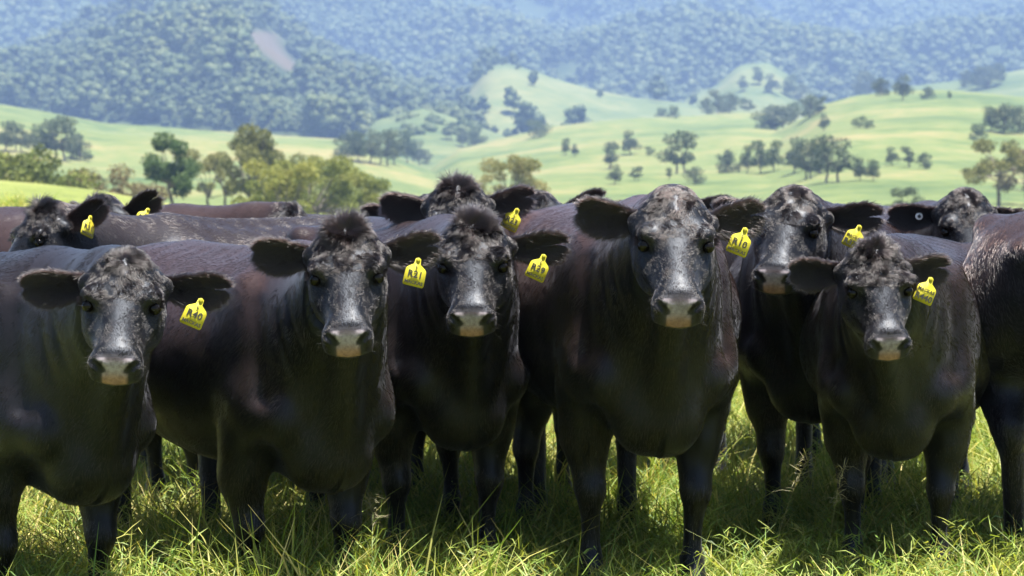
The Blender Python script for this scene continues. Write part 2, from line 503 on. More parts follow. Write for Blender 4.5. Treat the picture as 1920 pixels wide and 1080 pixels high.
def vnormals(V, Fq):
    n = np.cross(V[Fq[:, 2]] - V[Fq[:, 0]], V[Fq[:, 3]] - V[Fq[:, 1]])
    N = np.zeros_like(V)
    for j in range(4):
        for ax in range(3): N[:, ax] += np.bincount(Fq[:, j], n[:, ax], len(V))
    return N / np.maximum(np.linalg.norm(N, axis=1), 1e-9)[:, None]

def graded(lo, a, b, hi, coarse, fine):
    return np.concatenate([np.arange(lo, a, coarse), np.arange(a, b, fine), np.arange(b, hi, coarse)])

class Neutral:
    def __init__(self, coarse, fine, it):
        body, head, carve = cow_primitives()
        axes = (np.concatenate([np.arange(-1.56, .44, coarse), np.arange(.44, 1.04, fine)]),
                graded(-.46, -.17, .17, .46, coarse, fine), graded(-.03, .62, 1.22, 1.30, coarse, fine))
        Db, Dh = field(axes, body), field(axes, head)
        D = smin(Db, Dh, .06)
        for p, k in carve:
            sl = tuple(slice(np.searchsorted(a, p.lo[i]), np.searchsorted(a, p.hi[i])) for i, a in enumerate(axes))
            X, Y, Z = np.meshgrid(axes[0][sl[0]], axes[1][sl[1]], axes[2][sl[2]], indexing='ij')
            D[sl] = -smin(-D[sl], p(X, Y, Z).astype(np.float32), k)
        V, Fq = surface_net(D, axes)
        V = laplace(V, Fq, it)
        V[:, 1] *= 1 + .11*smooth01(.25, -.2, V[:, 0])*smooth01(.30, .55, V[:, 2])
        V[:, 2] = np.where(V[:, 2] < .45, .45 - (.45 - V[:, 2])*1.13, V[:, 2])     # legs a little longer
        self.V, self.F = V, Fq
        self.N = vnormals(V, Fq)
        x, y, z = V.T
        q = [np.clip(np.searchsorted(a, V[:, i]), 0, len(a) - 1) for i, a in enumerate(axes)]
        db, dh = Db[q[0], q[1], q[2]], Dh[q[0], q[1], q[2]]
        self.hw = smooth01(-.04, .06, db - dh) * smooth01(.38, .53, x) * smooth01(.5, .6, z)
        self.W = self.weights(V, self.hw)
    @staticmethod
    def weights(V, hw):
        x, y, z = V.T
        s = ((x - .08) * .85 + (z - .85) * .55) / .56
        s = smooth01(0, 1, s) * smooth01(.02, .2, x)
        s = np.maximum(s, hw)
        leg = smooth01(.52, .30, z)
        fore, left = x > -.55, y > 0
        return np.stack([s, hw, leg * (fore & left), leg * (fore & ~left), leg * (~fore & left), leg * (~fore & ~left)], 1)

NECK_B = np.array([.08, 0, .92])     # neck root
def rotm(yaw, pitch):
    """yaw about z (to the animal's left +), pitch about y (nose down +)"""
    return np.array(Matrix.Rotation(yaw, 3, 'Z') @ Matrix.Rotation(pitch, 3, 'Y'))

HS = .84*np.eye(3) + (.735 - .84)*np.outer(HU, HU)      # the head is short and broad
def head_scale(shape):
    return HS @ (np.eye(3) + (shape[0] - 1)*np.outer(HV, HV) + (shape[1] - 1)*np.outer(HU, HU))
class Pose:
    """yaw, pitch: how far the neck is bent; Hrot: rotation of the head frame (neutral -> posed, cow space)"""
    def __init__(self, yaw, pitch, Hrot, legs=(0, 0, 0, 0), stretch=1.0, shape=(1, 1)):
        self.n = 10
        seg = (HP - NECK_B) / self.n * np.array([stretch, 1, stretch])
        self.R, self.T = [], []
        p = NECK_B.copy()
        for i in range(self.n + 1):
            f = i / self.n
            Rm = rotm(yaw * f, pitch * f)
            base = NECK_B + (HP - NECK_B) / self.n * i
            self.R.append(Rm); self.T.append(p - Rm @ base)
            p = p + rotm(yaw * (f + .5 / self.n), pitch * (f + .5 / self.n)) @ seg
        self.R, self.T = np.array(self.R), np.array(self.T)
        self.poll = self.R[-1] @ HP + self.T[-1]
        self.Hr = Hrot @ head_scale(shape); self.Ht = self.poll - self.Hr @ HP
        self.legs = legs
    def __call__(self, P, W):
        s = W[:, 0] * self.n
        i = np.clip(s.astype(int), 0, self.n - 1); f = (s - i)[:, None]
        A = np.einsum('nij,nj->ni', self.R[i], P) + self.T[i]
        B = np.einsum('nij,nj->ni', self.R[i+1], P) + self.T[i+1]
        Q = A + (B - A) * f
        H = P @ self.Hr.T + self.Ht
        h = W[:, 1:2]
        Q = Q + (H - Q) * h
        for j in range(4):
            Q[:, 0] += self.legs[j] * W[:, 2 + j]
        return Q
    def head(self, P):
        return np.asarray(P) @ self.Hr.T + self.Ht

NEAR = Neutral(.017, .0066, 3)
FAR = Neutral(.024, .0105, 2)
# ------------------------------------------------------------------ materials of the animals
def make_coat_mat():
    g = Nodes('black_coat')
    col = g.attr('skin')
    pos = g.t.nodes.new('ShaderNodeTexCoord').outputs['Object']
    mp = g.n('ShaderNodeMapping'); mp.inputs['Scale'].default_value = (18, 110, 60); g.t.links.new(pos, mp.inputs['Vector'])
    nz = g.noise(3.0, 5, .6, mp.outputs[0])
    nz2 = g.noise(9.0, 3, .5, pos)
    wet = g.attr('wet', 'Fac')
    rough = g.n('ShaderNodeMix'); g.set(rough, 0, wet); g.set(rough, 2, .42); g.set(rough, 3, .34)
    mott = g.ramp(g.noise(95, 3, .6, pos), [(.3, (.55, .5, .5)), (.6, (1, 1, 1))])
    mul = g.t.nodes.new('ShaderNodeMix'); mul.data_type = 'RGBA'; mul.blend_type = 'MULTIPLY'
    mul.inputs[0].default_value = .8
    g.t.links.new(col, mul.inputs[6]); g.t.links.new(mott, mul.inputs[7])
    h = g.math('ADD', g.math('MULTIPLY', nz, .6), nz2)
    dust = g.ramp(g.noise(3.2, 6, .7, pos), [(.52, (0, 0, 0)), (.78, (.55, .55, .55))])
    dusty = g.mix(dust, mul.outputs[2], (.020, .014, .010))
    sh = g.principled(Base_Color=dusty, Roughness=rough.outputs[0], Specular_IOR_Level=.24, Specular_Tint=(.72, .82, 1.0), Coat_Tint=(.8, .88, 1.0), Coat_Weight=.10, Coat_Roughness=.36, Sheen_Weight=.10, Sheen_Roughness=.32,
                      Sheen_Tint=(.72, .74, .85), Normal=g.bump(h, .30, .008))
    return g.finish(sh)

def make_hair_mat(name, dark, brown, rough):
    g = Nodes(name)
    tint = g.attr('tint', 'Fac')
    c = g.mix(tint, dark, brown)
    hb = g.n('ShaderNodeBsdfHairPrincipled')
    hb.model = 'CHIANG'; hb.parametrization = 'COLOR'
    g.t.links.new(c, hb.inputs['Color'])
    hb.inputs['Roughness'].default_value = rough
    hb.inputs['Radial Roughness'].default_value = .42
    hb.inputs['Coat'].default_value = 0.0
    hb.inputs['IOR'].default_value = 1.52
    return g.finish(hb.outputs[0])

COAT = make_coat_mat()
HAIR = make_hair_mat('coat_hair', (.0020, .0019, .0024), (.075, .040, .031), .20)
_g = Nodes('eye_glass'); EYE = _g.finish(_g.principled(Base_Color=(.005, .004, .003), Roughness=.12, Specular_IOR_Level=.2))
_g = Nodes('yellow_tag')
_n = _g.noise(60, 3)
TAG_Y = _g.finish(_g.principled(Base_Color=_g.ramp(_n, [(.3, (.33, .28, .014)), (.7, (.50, .45, .025))]), Roughness=.6,
                                Subsurface_Weight=.0, Specular_IOR_Level=.4))
_g = Nodes('tag_ink'); INK = _g.finish(_g.principled(Base_Color=(.02, .02, .015), Roughness=.6))
_g = Nodes('white_button'); BTN = _g.finish(_g.principled(Base_Color=(.72, .74, .72), Roughness=.4))
_g = Nodes('black_button'); BTN_D = _g.finish(_g.principled(Base_Color=(.02, .02, .022), Roughness=.4))

def head_coords(P):
    q = P - HP
    return q @ HU, q @ HV, q @ HW

def skin_colors(P):
    u, v, w = head_coords(P)
    av = np.abs(v)
    c = np.tile(np.array([.0036, .0034, .0040]), (len(P), 1))
    inhead = (P[:, 0] > .66)
    pad = smooth01(.433, .442, u + .25*w) * smooth01(-.064, -.055, w) * smooth01(.066, .050, av + .25*(w < -.03)*0) * inhead
    grey, tan, dk = np.array([.28, .245, .262]), np.array([.275, .160, .108]), np.array([.055, .043, .045])
    t = smooth01(.462, .484, u)[:, None]
    pc = grey + (tan - grey) * t
    top = smooth01(.452, .438, u)[:, None] * smooth01(.035, .022, av)[:, None]
    pc = pc + (dk - pc) * top * .85
    # wings of the nostrils stay black
    wing = (smooth01(.034, .043, av)*smooth01(.443, .451, u))[:, None]
    pc = pc + (np.array([.020, .019, .021]) - pc) * wing
    nos = np.zeros(len(P))
    for s in (-1, 1):
        a, b = np.array([.447, .066*s, .010]), np.array([.471, .038*s, -.008])
        q = np.stack([u, v, w], 1) - a; d = b - a
        tt = np.clip(q @ d / (d @ d), 0, 1)
        nos = np.maximum(nos, smooth01(.0165, .0120, np.linalg.norm(q - tt[:, None]*d, axis=1)))
    pc = pc * (1 - .93*nos[:, None])
    c = c + (pc - c) * pad[:, None]
    mouth = smooth01(.46, .47, u) * smooth01(.008, .004, np.abs(w + .066)) * inhead
    c = c * (1 - .5*mouth[:, None])
    return_top = None
    rim = smooth01(.414, .428, u)*smooth01(.444, .436, u + .25*w)*smooth01(.075, .05, av)*smooth01(-.02, .0, w)*inhead
    c = c + (np.array([.045, .042, .045]) - c)*rim[:, None]
    hoof = smooth01(.014, .002, P[:, 2])[:, None]
    c = c + (np.array([.018, .016, .015]) - c) * hoof
    return c, pad

for _N in (NEAR, FAR):
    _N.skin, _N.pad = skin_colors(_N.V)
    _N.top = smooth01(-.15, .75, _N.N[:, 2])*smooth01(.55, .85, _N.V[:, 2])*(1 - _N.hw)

# ------------------------------------------------------------------ ears
def ear_grid(side, droop, sweep, L, wid, notch, nt=18, ns=13, open_=1.0):
    """neutral head frame; side +1 = the animal's left. returns V, quads, normals of the hollow, rim weight"""
    base = hd(.026, side*.108, -.048)
    ax = HV*side*math.cos(droop) + HU*math.sin(droop)
    ax = ax*math.cos(sweep) - HW*math.sin(sweep); ax /= np.linalg.norm(ax)
    face = HW*.75 + HU*.85 + HV*side*.15*open_
    face -= ax*(face @ ax); face /= np.linalg.norm(face)
    sd = np.cross(face, ax)                     # across the ear
    if sd @ HU < 0: sd = -sd                    # +s towards the muzzle (lower edge)
    t = np.linspace(0, 1, nt)[:, None]; s = np.linspace(-1, 1, ns)[None, :]
    prof = np.interp(t, [0, .12, .3, .5, .68, .84, .94, 1], [.018, .027, .043, .055, .058, .049, .031, .012]) * wid / .058
    cut = 1 - notch*np.exp(-((s - .15)/.30)**2)*smooth01(.55, 1, t)
    along = L*t*cut - .012*(1-t)
    lat = prof*s + .012*np.sin(t*math.pi)*1.0
    depth = prof*(1 - s**2)*(.50 - .25*t) + .010*np.abs(s)*0
    curl = .020*t**2
    front = base + ax*along[..., None] + sd*lat[..., None] + face*(-depth - curl)[..., None]
    th = .0045*np.sqrt(np.maximum(1 - s**2, 0)) * (1 - .5*t) + .001
    back = front - face*(th*2)[..., None]
    V = np.concatenate([front.reshape(-1, 3), back.reshape(-1, 3)])
    i = np.arange(nt*ns).reshape(nt, ns)
    q = np.stack([i[:-1, :-1], i[1:, :-1], i[1:, 1:], i[:-1, 1:]], -1).reshape(-1, 4)
    o = nt*ns
    Fq = [q, q[:, ::-1] + o]
    rim = np.concatenate([i[:, 0], i[-1, 1:], i[-2::-1, -1]])
    Fq.append(np.stack([rim[:-1], rim[:-1] + o, rim[1:] + o, rim[1:]], 1))
    Fq = np.concatenate(Fq)
    n = np.cross(front[1, 6] - front[0, 6], front[0, 7] - front[0, 6])
    if n @ face < 0: Fq = Fq[:, ::-1]
    mid = front[int(nt*.40), ns//2 + 1]
    return V, Fq, dict(ax=ax, face=face, sd=sd, nt=nt, ns=ns, hang=front[int(nt*.62), ns//2 + 3], front=front, back=back, mid=mid)

# ------------------------------------------------------------------ hair
def hair_object(name, pts, rad, tint, parent, mat):
    n, k, _ = pts.shape
    cu = bpy.data.hair_curves.new(name)
    cu.add_curves([k]*n)
    cu.attributes['position'].data.foreach_set('vector', pts.astype(np.float32).ravel())
    prof = np.linspace(1, .18, k)[None, :]
    a = cu.attributes.get('radius') or cu.attributes.new('radius', 'FLOAT', 'POINT')
    a.data.foreach_set('value', (np.asarray(rad)[:, None]*prof).astype(np.float32).ravel())
    b = cu.attributes.new('tint', 'FLOAT', 'CURVE')
    b.data.foreach_set('value', np.asarray(tint, dtype=np.float32))
    cu.materials.append(mat)
    o = bpy.data.objects.new(name, cu)
    COL.objects.link(o); o.parent = parent
    return o

def cell_rand(P, size, seed):
    q = np.floor(P/size + 1000).astype(np.int64)
    h = (q[:, 0]*73856093 ^ q[:, 1]*19349663 ^ q[:, 2]*83492791 ^ (seed*2654435761)) & 0xffffff
    r = np.empty((len(P), 3))
    for j in range(3):
        hj = (h*(1103515245 + 2*j*7919) + 12345*(j+1)) & 0x7fffffff
        hj ^= hj >> 13; hj = (hj*1274126177) & 0x7fffffff
        r[:, j] = (hj % 10007)/10007.0*2 - 1
    return r

def norm(a): return a/np.maximum(np.linalg.norm(a, axis=1), 1e-9)[:, None]

def sample_surface(V, Fq, dens, r, keep=None):
    """dens per vertex (hairs per m2) -> face index, weights"""
    a, b, c, d = (V[Fq[:, j]] for j in range(4))
    area = .5*np.linalg.norm(np.cross(c - a, d - b), axis=1)
    lam = area*dens[Fq].mean(1)
    if keep is not None: lam = lam*keep
    cnt = r.poisson(lam)
    f = np.repeat(np.arange(len(Fq)), cnt)
    s, t = r.random(len(f)), r.random(len(f))
    w = np.stack([(1-s)*(1-t), s*(1-t), s*t, (1-s)*t], 1)
    return f, w

def lerp_attr(A, Fq, f, w):
    return np.einsum('nk,nk...->n...', w, A[Fq[f]]) if A.ndim == 1 else np.einsum('nk,nkj->nj', w, A[Fq[f]])

def coat_hairs(N, pose, world, cam_cow, density, seed, tuft, shag, brown):
    """hair points (n,4,3) in cow space"""
    r = np.random.default_rng(seed)
    V = N.V
    u, v, w = head_coords(V)
    hw = N.hw
    PV = pose(V, N.W)
    PN = vnormals(PV, N.F)
    view = norm(cam_cow - PV)
    facing = (PN*view).sum(1)
    keep = (facing[N.F].max(1) > -.25).astype(float)
    hd_d = density['head']; bd_d = density['body']
    x, y, z = V.T
    low = smooth01(.12, .35, z)
    dens = bd_d*(.35 + .65*low) + (hd_d - bd_d)*hw
    eye = np.minimum(np.linalg.norm(V - hd(.182, .120, .004), axis=1), np.linalg.norm(V - hd(.182, -.120, .004), axis=1))
    dens = dens*(1 - np.clip(N.pad*1.3, 0, 1))*smooth01(.016, .022, eye)*smooth01(.0, .02, z)
    poll = np.exp(-((u - .0)/.045)**2 - (v/.055)**2)*smooth01(-.09, -.02, w)*hw
    dens = dens*(1 + 1.2*poll)
    f, wt = sample_surface(V, N.F, dens, r, keep)
    P = lerp_attr(V, N.F, f, wt); Nn = norm(lerp_attr(N.N, N.F, f, wt)); W = lerp_attr(N.W, N.F, f, wt)
    h = W[:, 1]
    x, y, z = P.T
    u, v, w = head_coords(P)
    # how the coat lies: backwards and down the body, down the legs
    flow = np.stack([-np.ones_like(x), np.zeros_like(x), -.25 - .9*smooth01(.02, .25, np.abs(y)) - 2.5*smooth01(.5, .3, z)], 1)
    neck = smooth01(.15, .4, x)*(1 - h)
    flow[:, 2] -= neck*.6
    up_part = smooth01(.20, .16, u)                                    # 1 on the forehead, 0 on the nose
    wave = np.sin(v*70 + u*25 + seed)*.35
    hv = np.clip(v/.06, -1.5, 1.5)
    fu = (up_part*1.0 - (1 - up_part)*.7)
    side = up_part*(hv*.55) + (1 - up_part)*hv*.7
    hflow = HU*fu[:, None] + HV*(side + wave*up_part*.7)[:, None]
    tuftw = np.exp(-((u + .005)/.05)**2 - (v/.058)**2)*smooth01(-.10, -.03, w)*h
    whorl = np.stack([-(u + .00), -(v), np.zeros_like(u)], 1)
    rad_dir = HU*(u - .012)[:, None]*14 + HV*v[:, None]*14 + HW*.35
    hflow = hflow*(1 - np.clip(tuftw*1.6, 0, 1))[:, None] + rad_dir*np.clip(tuftw*1.6, 0, 1)[:, None]
    flow = flow*(1 - h)[:, None] + hflow*h[:, None]
    flow = flow - Nn*(flow*Nn).sum(1)[:, None]
    flow = norm(flow)
    fore = smooth01(.24, .12, u)*smooth01(-.05, .03, w)*h
    L = .017*(1 - h) + h*(.0085 + .0085*fore*shag) + tuftw*.045*tuft
    L = L + .012*neck*smooth01(.0, .2, z - .7)*0
    L = L*r.uniform(.7, 1.3, len(L))
    lift = .16 + .03*h*(1 - fore) + .16*fore*shag + .55*np.clip(tuftw*1.5, 0, 1)*min(tuft, 1)
    def swirl(f, ph):
        return np.stack([np.sin(P[:, 1]*f + 1.3*np.sin(P[:, 2]*f*.7 + ph) + ph), np.sin(P[:, 2]*f*.9 + 1.1*np.sin(P[:, 0]*f*.8 + 2*ph)), np.sin(P[:, 0]*f*1.1 + 1.2*np.sin(P[:, 1]*f*.9 + 3*ph))], 1)
    cr = cell_rand(P, .013, seed)*(.06 + .16*h + .16*fore*shag)[:, None] + swirl(150, seed)*(.14*h + .26*fore*shag)[:, None] + swirl(62, seed*1.7)*(.18 + .30*fore)[:, None]
    cr = cr + r.normal(0, 1, P.shape)*(.05 + .12*h)[:, None]
    cr = cr - Nn*(cr*Nn).sum(1)[:, None]*.7
    d = norm(flow + cr)
    t = np.linspace(0, 1, 4)
    Q = []
    for q in t:
        Q.append(P + d*(L*q)[:, None] + Nn*(lift*L*(q*1.25 - .55*q*q))[:, None] + cr*(L*.25*q*q)[:, None] - Nn*.0008)
    rad = (.00040 + .00026*(1 - h) + .0002*tuftw)*r.uniform(.7, 1.25, len(L))
    top = smooth01(-.1, .75, Nn[:, 2])*smooth01(.5, .8, z)*(1 - h)
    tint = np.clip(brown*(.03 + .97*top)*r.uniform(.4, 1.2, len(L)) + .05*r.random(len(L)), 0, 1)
    Q = np.stack([pose(q, W) for q in Q], 1)
    return Q, rad, tint

def ear_hairs(E, pose, seed, side, n=20000, length=1.0):
    r = np.random.default_rng(seed)
    i = r.integers(0, E['nt']-1, n); j = r.integers(0, E['ns']-1, n)
    s, t = r.random((n, 1)), r.random((n, 1))
    use_back = r.random(n) < .42
    G = np.where(use_back[:, None, None, None], E['back'][None], E['front'][None]) if False else None
    def pick(A): return (A[i, j]*(1-s)*(1-t) + A[i+1, j]*s*(1-t) + A[i+1, j+1]*s*t + A[i, j+1]*(1-s)*t)
    P = np.where(use_back[:, None], pick(E['back']), pick(E['front']))
    tt = (i + s[:, 0])/(E['nt']-1); ss = (j + t[:, 0])/(E['ns']-1)*2 - 1
    ax, face, sd = E['ax'], E['face'], E['sd']
    out = np.where(use_back, -1.0, 1.0)
    nrm = face[None]*out[:, None]
    edge = np.clip(np.abs(ss), 0, 1)**2
    d = ax[None]*(.75 + .4*tt)[:, None] + sd[None]*(np.sign(ss)*edge*.75*np.where(use_back, 1, 1) - (1 - edge)*.0)[:, None] + nrm*np.where(use_back, .16, .38)[:, None]
    d = norm(d + r.normal(0, .20, P.shape) + cell_rand(P, .012, seed)*.22)
    L = length*np.where(use_back, .018 + .014*edge, .022 + .016*edge*1.0)*r.uniform(.5, 1.25, n)
    Q = np.stack([P + d*(L*q)[:, None] - HW*(L*.18*q*q)[:, None] for q in np.linspace(0, 1, 4)], 1)
    Q = pose.head(Q.reshape(-1, 3)).reshape(Q.shape)
    return Q, np.full(n, .00075)*r.uniform(.7, 1.3, n), np.clip(r.random(n)*.08 + edge*.05, 0, 1)

def lash_hairs(pose, seed):
    r = np.random.default_rng(seed); Q = []
    for s in (-1, 1):
        n = 70
        a = r.uniform(-.9, .9, n)
        P = hd(.180, s*.124, .006) + HU[None]*(np.sin(a)*.020 - .008)[:, None] + HW[None]*(np.cos(a)*.013)[:, None]
        d = norm(HV[None]*s*.9 + HW[None]*.55 + HU[None]*(.15 + a*.45)[:, None] + r.normal(0, .1, P.shape))
        L = r.uniform(.013, .024, n)
        Q.append(np.stack([P + d*(L*q)[:, None] + HU[None]*(L*.35*q*q)[:, None] for q in np.linspace(0, 1, 4)], 1))
    # whiskers on muzzle and chin
    n = 70
    s = r.choice([-1, 1], n)
    P = hd(0, 0, 0) + HU*r.uniform(.37, .465, n)[:, None] + HV*(s*r.uniform(.058, .072, n))[:, None] + HW*r.uniform(-.08, .0, n)[:, None]
    d = norm(HV*s[:, None] + HU*r.uniform(-.2, .8, n)[:, None] + HW*r.uniform(-.3, .4, n)[:, None])
    L = r.uniform(.012, .045, n)
    Q.append(np.stack([P + d*(L*q)[:, None] + HU*(L*.2*q*q)[:, None] for q in np.linspace(0, 1, 4)], 1))
    Q = np.concatenate(Q)
    Q = pose.head(Q.reshape(-1, 3)).reshape(Q.shape)
    rad = np.concatenate([np.full(140, .0006), np.full(n, .00018)])
    tint = np.concatenate([np.full(140, .02), np.full(n, .15)])
    return Q, rad, tint

# ------------------------------------------------------------------ tags
_text_cache = {}
def text_mesh(txt, size):
    key = (txt, size)
    if key not in _text_cache:
        cu = bpy.data.curves.new('txt', 'FONT')
        cu.body = txt; cu.size = size; cu.align_x = 'CENTER'; cu.align_y = 'CENTER'; cu.extrude = .0002; cu.resolution_u = 2; cu.offset = size*.020
        o = bpy.data.objects.new('txt', cu); COL.objects.link(o)
        dg = bpy.context.evaluated_depsgraph_get(); dg.update()
        me = bpy.data.meshes.new_from_object(o.evaluated_get(dg))
        me.materials.clear(); me.materials.append(INK)
        bpy.data.objects.remove(o); bpy.data.curves.remove(cu)
        _text_cache[key] = me
    return _text_cache[key]

def tag_mesh():
    # outline of the hanging plate, hung from (0,0); x right, y up
    out = [(-.0075, .004), (.0075, .004), (.0095, -.012), (.026, -.024), (.030, -.030), (.0315, -.072), (.028, -.077), (-.028, -.077), (-.0315, -.072), (-.030, -.030), (-.026, -.024), (-.0095, -.012)]
    n = len(out); th = .0011
    bend = lambda x, y: .0012*(x/.03)**2
    V = [(x, y, th + bend(x, y)) for x, y in out] + [(x, y, -th + bend(x, y)) for x, y in out]
    c0, c1 = len(V), len(V)+1
    V += [(0, -.045, th), (0, -.045, -th)]
    F3 = []
    for i in range(n):
        j = (i+1) % n
        F3 += [(c0, j, i), (c1, i+n, j+n), (i, j, j+n), (i, j+n, i+n)]
    me = mesh_np('ear_tag', np.array(V), np.array(F3)[:, ::-1], smooth=False, mats=[TAG_Y])
    return me
TAG_ME = tag_mesh()

def stud_mesh(r, h, mat, seg=14):
    a = np.linspace(0, 2*math.pi, seg, endpoint=False)
    rings = [(r*.25, h), (r*.8, h*.9), (r, h*.5), (r, 0)]
    V = np.concatenate([np.stack([np.cos(a)*q, np.sin(a)*q, np.full(seg, z)], 1) for q, z in rings] + [np.array([[0, 0, h]])])
    F = []
    for k in range(3):
        for i in range(seg):
            F.append((k*seg+i, (k+1)*seg+i, (k+1)*seg+(i+1) % seg, k*seg+(i+1) % seg))
    tri = [(len(V)-1, i, (i+1) % seg) for i in range(seg)]
    return mesh_np('stud', V, [np.array(F), np.array(tri)], mats=[mat])
STUD = stud_mesh(.0065, .003, TAG_Y)
BUT_W, BUT_B = stud_mesh(.0140, .005, BTN), stud_mesh(.0072, .0075, BTN_D)

def place_frame(o, origin, xdir, ydir, zdir, parent_inv):
    M = Matrix(((xdir[0], ydir[0], zdir[0], origin[0]), (xdir[1], ydir[1], zdir[1], origin[1]), (xdir[2], ydir[2], zdir[2], origin[2]), (0, 0, 0, 1)))
    o.matrix_local = parent_inv @ M

EYE_ME = None
def eye_mesh():
    global EYE_ME
    if EYE_ME is None:
        a = np.linspace(0, math.pi, 13); b = np.linspace(0, 2*math.pi, 20, endpoint=False)
        V = np.array([[math.sin(p)*math.cos(q), math.sin(p)*math.sin(q), math.cos(p)] for p in a for q in b])*.0170
        i = np.arange(13*20).reshape(13, 20)
        F = np.stack([i[:-1], np.roll(i[:-1], -1, 1), np.roll(i[1:], -1, 1), i[1:]], -1).reshape(-1, 4)
        EYE_ME = mesh_np('eye', V, F, mats=[EYE])
    return EYE_ME

def rot_to(yaw, incl, roll):
    """head orientation in the world: yaw 0 = nose towards the camera (-Y), + = to the picture's right; incl = how far the
    face axis points below the horizontal; roll + = clockwise in the picture"""
    f = np.array([math.sin(yaw), -math.cos(yaw), 0.0])
    U = f*math.cos(incl) + np.array([0, 0, -math.sin(incl)])
    Wd = f*math.sin(incl) + np.array([0, 0, math.cos(incl)])
    Vv = np.cross(Wd, U)
    M = np.stack([U, Vv, Wd], 1) @ np.stack([HU, HV, HW], 1).T
    c, s = math.cos(roll), math.sin(roll)
    ax = f
    K = np.array([[0, -ax[2], ax[1]], [ax[2], 0, -ax[0]], [-ax[1], ax[0], 0]])
    Rr = np.eye(3) + s*K + (1-c)*K@K
    return Rr @ M

def build_cow(label, poll_px, depth, heading, scale=1.0, face=(0, 48, 0), ears=((-8, 12), (-8, 12)), lod=NEAR, hair=(100000, 9000), tuft=.5, shag=1.0,
              brown=.4, tag_text=None, tag_pose=(0, 0), gz=0.0, legs=(.02, -.03, .03, -.05), notch=.42, button=False, seed=1, ear_len=1.0, poll_z=None, max_pitch=60, group='black cattle in the herd', swing=0, shape=(1, 1), at_loc=None, neck=(0, 0)):
    """poll_px: where the crown of the head is in the photograph; heading: body direction, 0 = facing the camera, + = body turned to picture right"""
    hdg = R(heading)
    fx, fy = math.sin(hdg), -math.cos(hdg)
    Rz = np.array([[fx, -fy, 0], [fy, fx, 0], [0, 0, 1.0]])          # cow x -> world heading
    target = np.array(at(poll_px[0], poll_px[1], depth))
    Hw = rot_to(R(face[0]), R(face[1]), R(face[2]))
    Hc = Rz.T @ Hw
    rel = R(face[0]) - hdg                                           # neck turns most of the way to where the head looks
    rel = (rel + math.pi) % (2*math.pi) - math.pi
    nyaw = max(-1.1, min(1.1, rel*.8 + R(swing)))
    lo, hi = R(-45), R(max_pitch)
    want = (target[2] - gz)/scale
    crown = Hc @ head_scale(shape) @ (hd(-.02, 0, .04) - HP)
    for _ in range(40):
        mid = (lo + hi)/2
        pz = Pose(nyaw, mid, Hc, legs, shape=shape)
        if (pz.poll + crown)[2] > want: lo = mid
        else: hi = mid
    pose = pz
    off = Rz @ ((pose.poll + crown)*scale)
    loc = np.array([target[0] - off[0], target[1] - off[1], gz])
    if at_loc is not None:
        loc = np.array([at_loc[0], at_loc[1], gz])
        pose = Pose(R(neck[0]), R(neck[1]), rotm(R(neck[0])*1.2, R(neck[1])*1.1), legs)
    root = empty('cow', loc)
    root.rotation_euler = (0, 0, math.atan2(fy, fx)); root.scale = (scale,)*3
    tag(root, label, 'cow', group)
    Minv = (Matrix.Translation(loc) @ Matrix.Rotation(math.atan2(fy, fx), 4, 'Z') @ Matrix.Scale(scale, 4)).inverted()
    to_world = lambda p: Rz @ (np.asarray(p)*scale) + loc
    cam_cow = Rz.T @ (np.array([0, 0, CAM_H]) - loc)/scale
    # body with its ears, one mesh
    P = pose(lod.V, lod.W)
    P[:, 1] *= 1.0
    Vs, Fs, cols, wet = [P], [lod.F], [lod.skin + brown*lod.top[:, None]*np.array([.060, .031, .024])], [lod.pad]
    n = len(P); E = {}
    for side in (1, -1):
        dr, sw = ears[0 if side > 0 else 1]
        ev, ef, info = ear_grid(side, R(dr), R(sw), .220*ear_len, .059, notch if side > 0 else .04)
        E[side] = info
        Vs.append(pose.head(ev)); Fs.append(ef + n); n += len(ev)
        cols.append(np.tile(np.array([.010, .009, .0095]), (len(ev), 1))); wet.append(np.zeros(len(ev)))
    me = mesh_np('body', np.concatenate(Vs), np.concatenate(Fs), mats=[COAT])
    color_attr(me, 'skin', np.concatenate(cols))
    a = me.attributes.new('wet', 'FLOAT', 'POINT'); a.data.foreach_set('value', np.concatenate(wet).astype(np.float32))
    link('body', me, root)
    for side in (1, -1):
        e = link('eye', eye_mesh(), root, loc=tuple(pose.head(hd(.182, side*.1060, .001))))
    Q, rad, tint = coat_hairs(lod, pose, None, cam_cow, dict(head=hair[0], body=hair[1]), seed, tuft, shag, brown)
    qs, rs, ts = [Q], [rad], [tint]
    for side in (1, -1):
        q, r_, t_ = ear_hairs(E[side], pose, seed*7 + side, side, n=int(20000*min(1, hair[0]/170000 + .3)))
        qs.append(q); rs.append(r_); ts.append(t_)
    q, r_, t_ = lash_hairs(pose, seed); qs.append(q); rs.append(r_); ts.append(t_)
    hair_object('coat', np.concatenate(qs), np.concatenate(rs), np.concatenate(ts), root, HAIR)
    if tag_text:
        o = to_world(pose.head(E[1]['hang'] + E[1]['face']*.042 + E[1]['sd']*.004))
        yaw, roll = R(tag_pose[0]), R(tag_pose[1])
        z = np.array([math.sin(yaw), -math.cos(yaw), .10]); z /= np.linalg.norm(z)
        xr = np.cross(np.array([0, 0, 1.0]), z); xr /= np.linalg.norm(xr); up = np.cross(z, xr)
        xd = xr*math.cos(roll) - up*math.sin(roll); yd = xr*math.sin(roll) + up*math.cos(roll)
        tg = link('ear_tag', TAG_ME, root); place_frame(tg, o, xd, yd, z, Minv)
        tg.scale = (.93/scale,)*3
        tg['label'] = 'yellow plastic ear tag'
        st = link('stud', STUD, tg); st.location = (0, 0, .001)
        for txt, y, size in tag_text:
            lt = link('lettering', text_mesh(txt, size), tg); lt.location = (0, y, .0030)
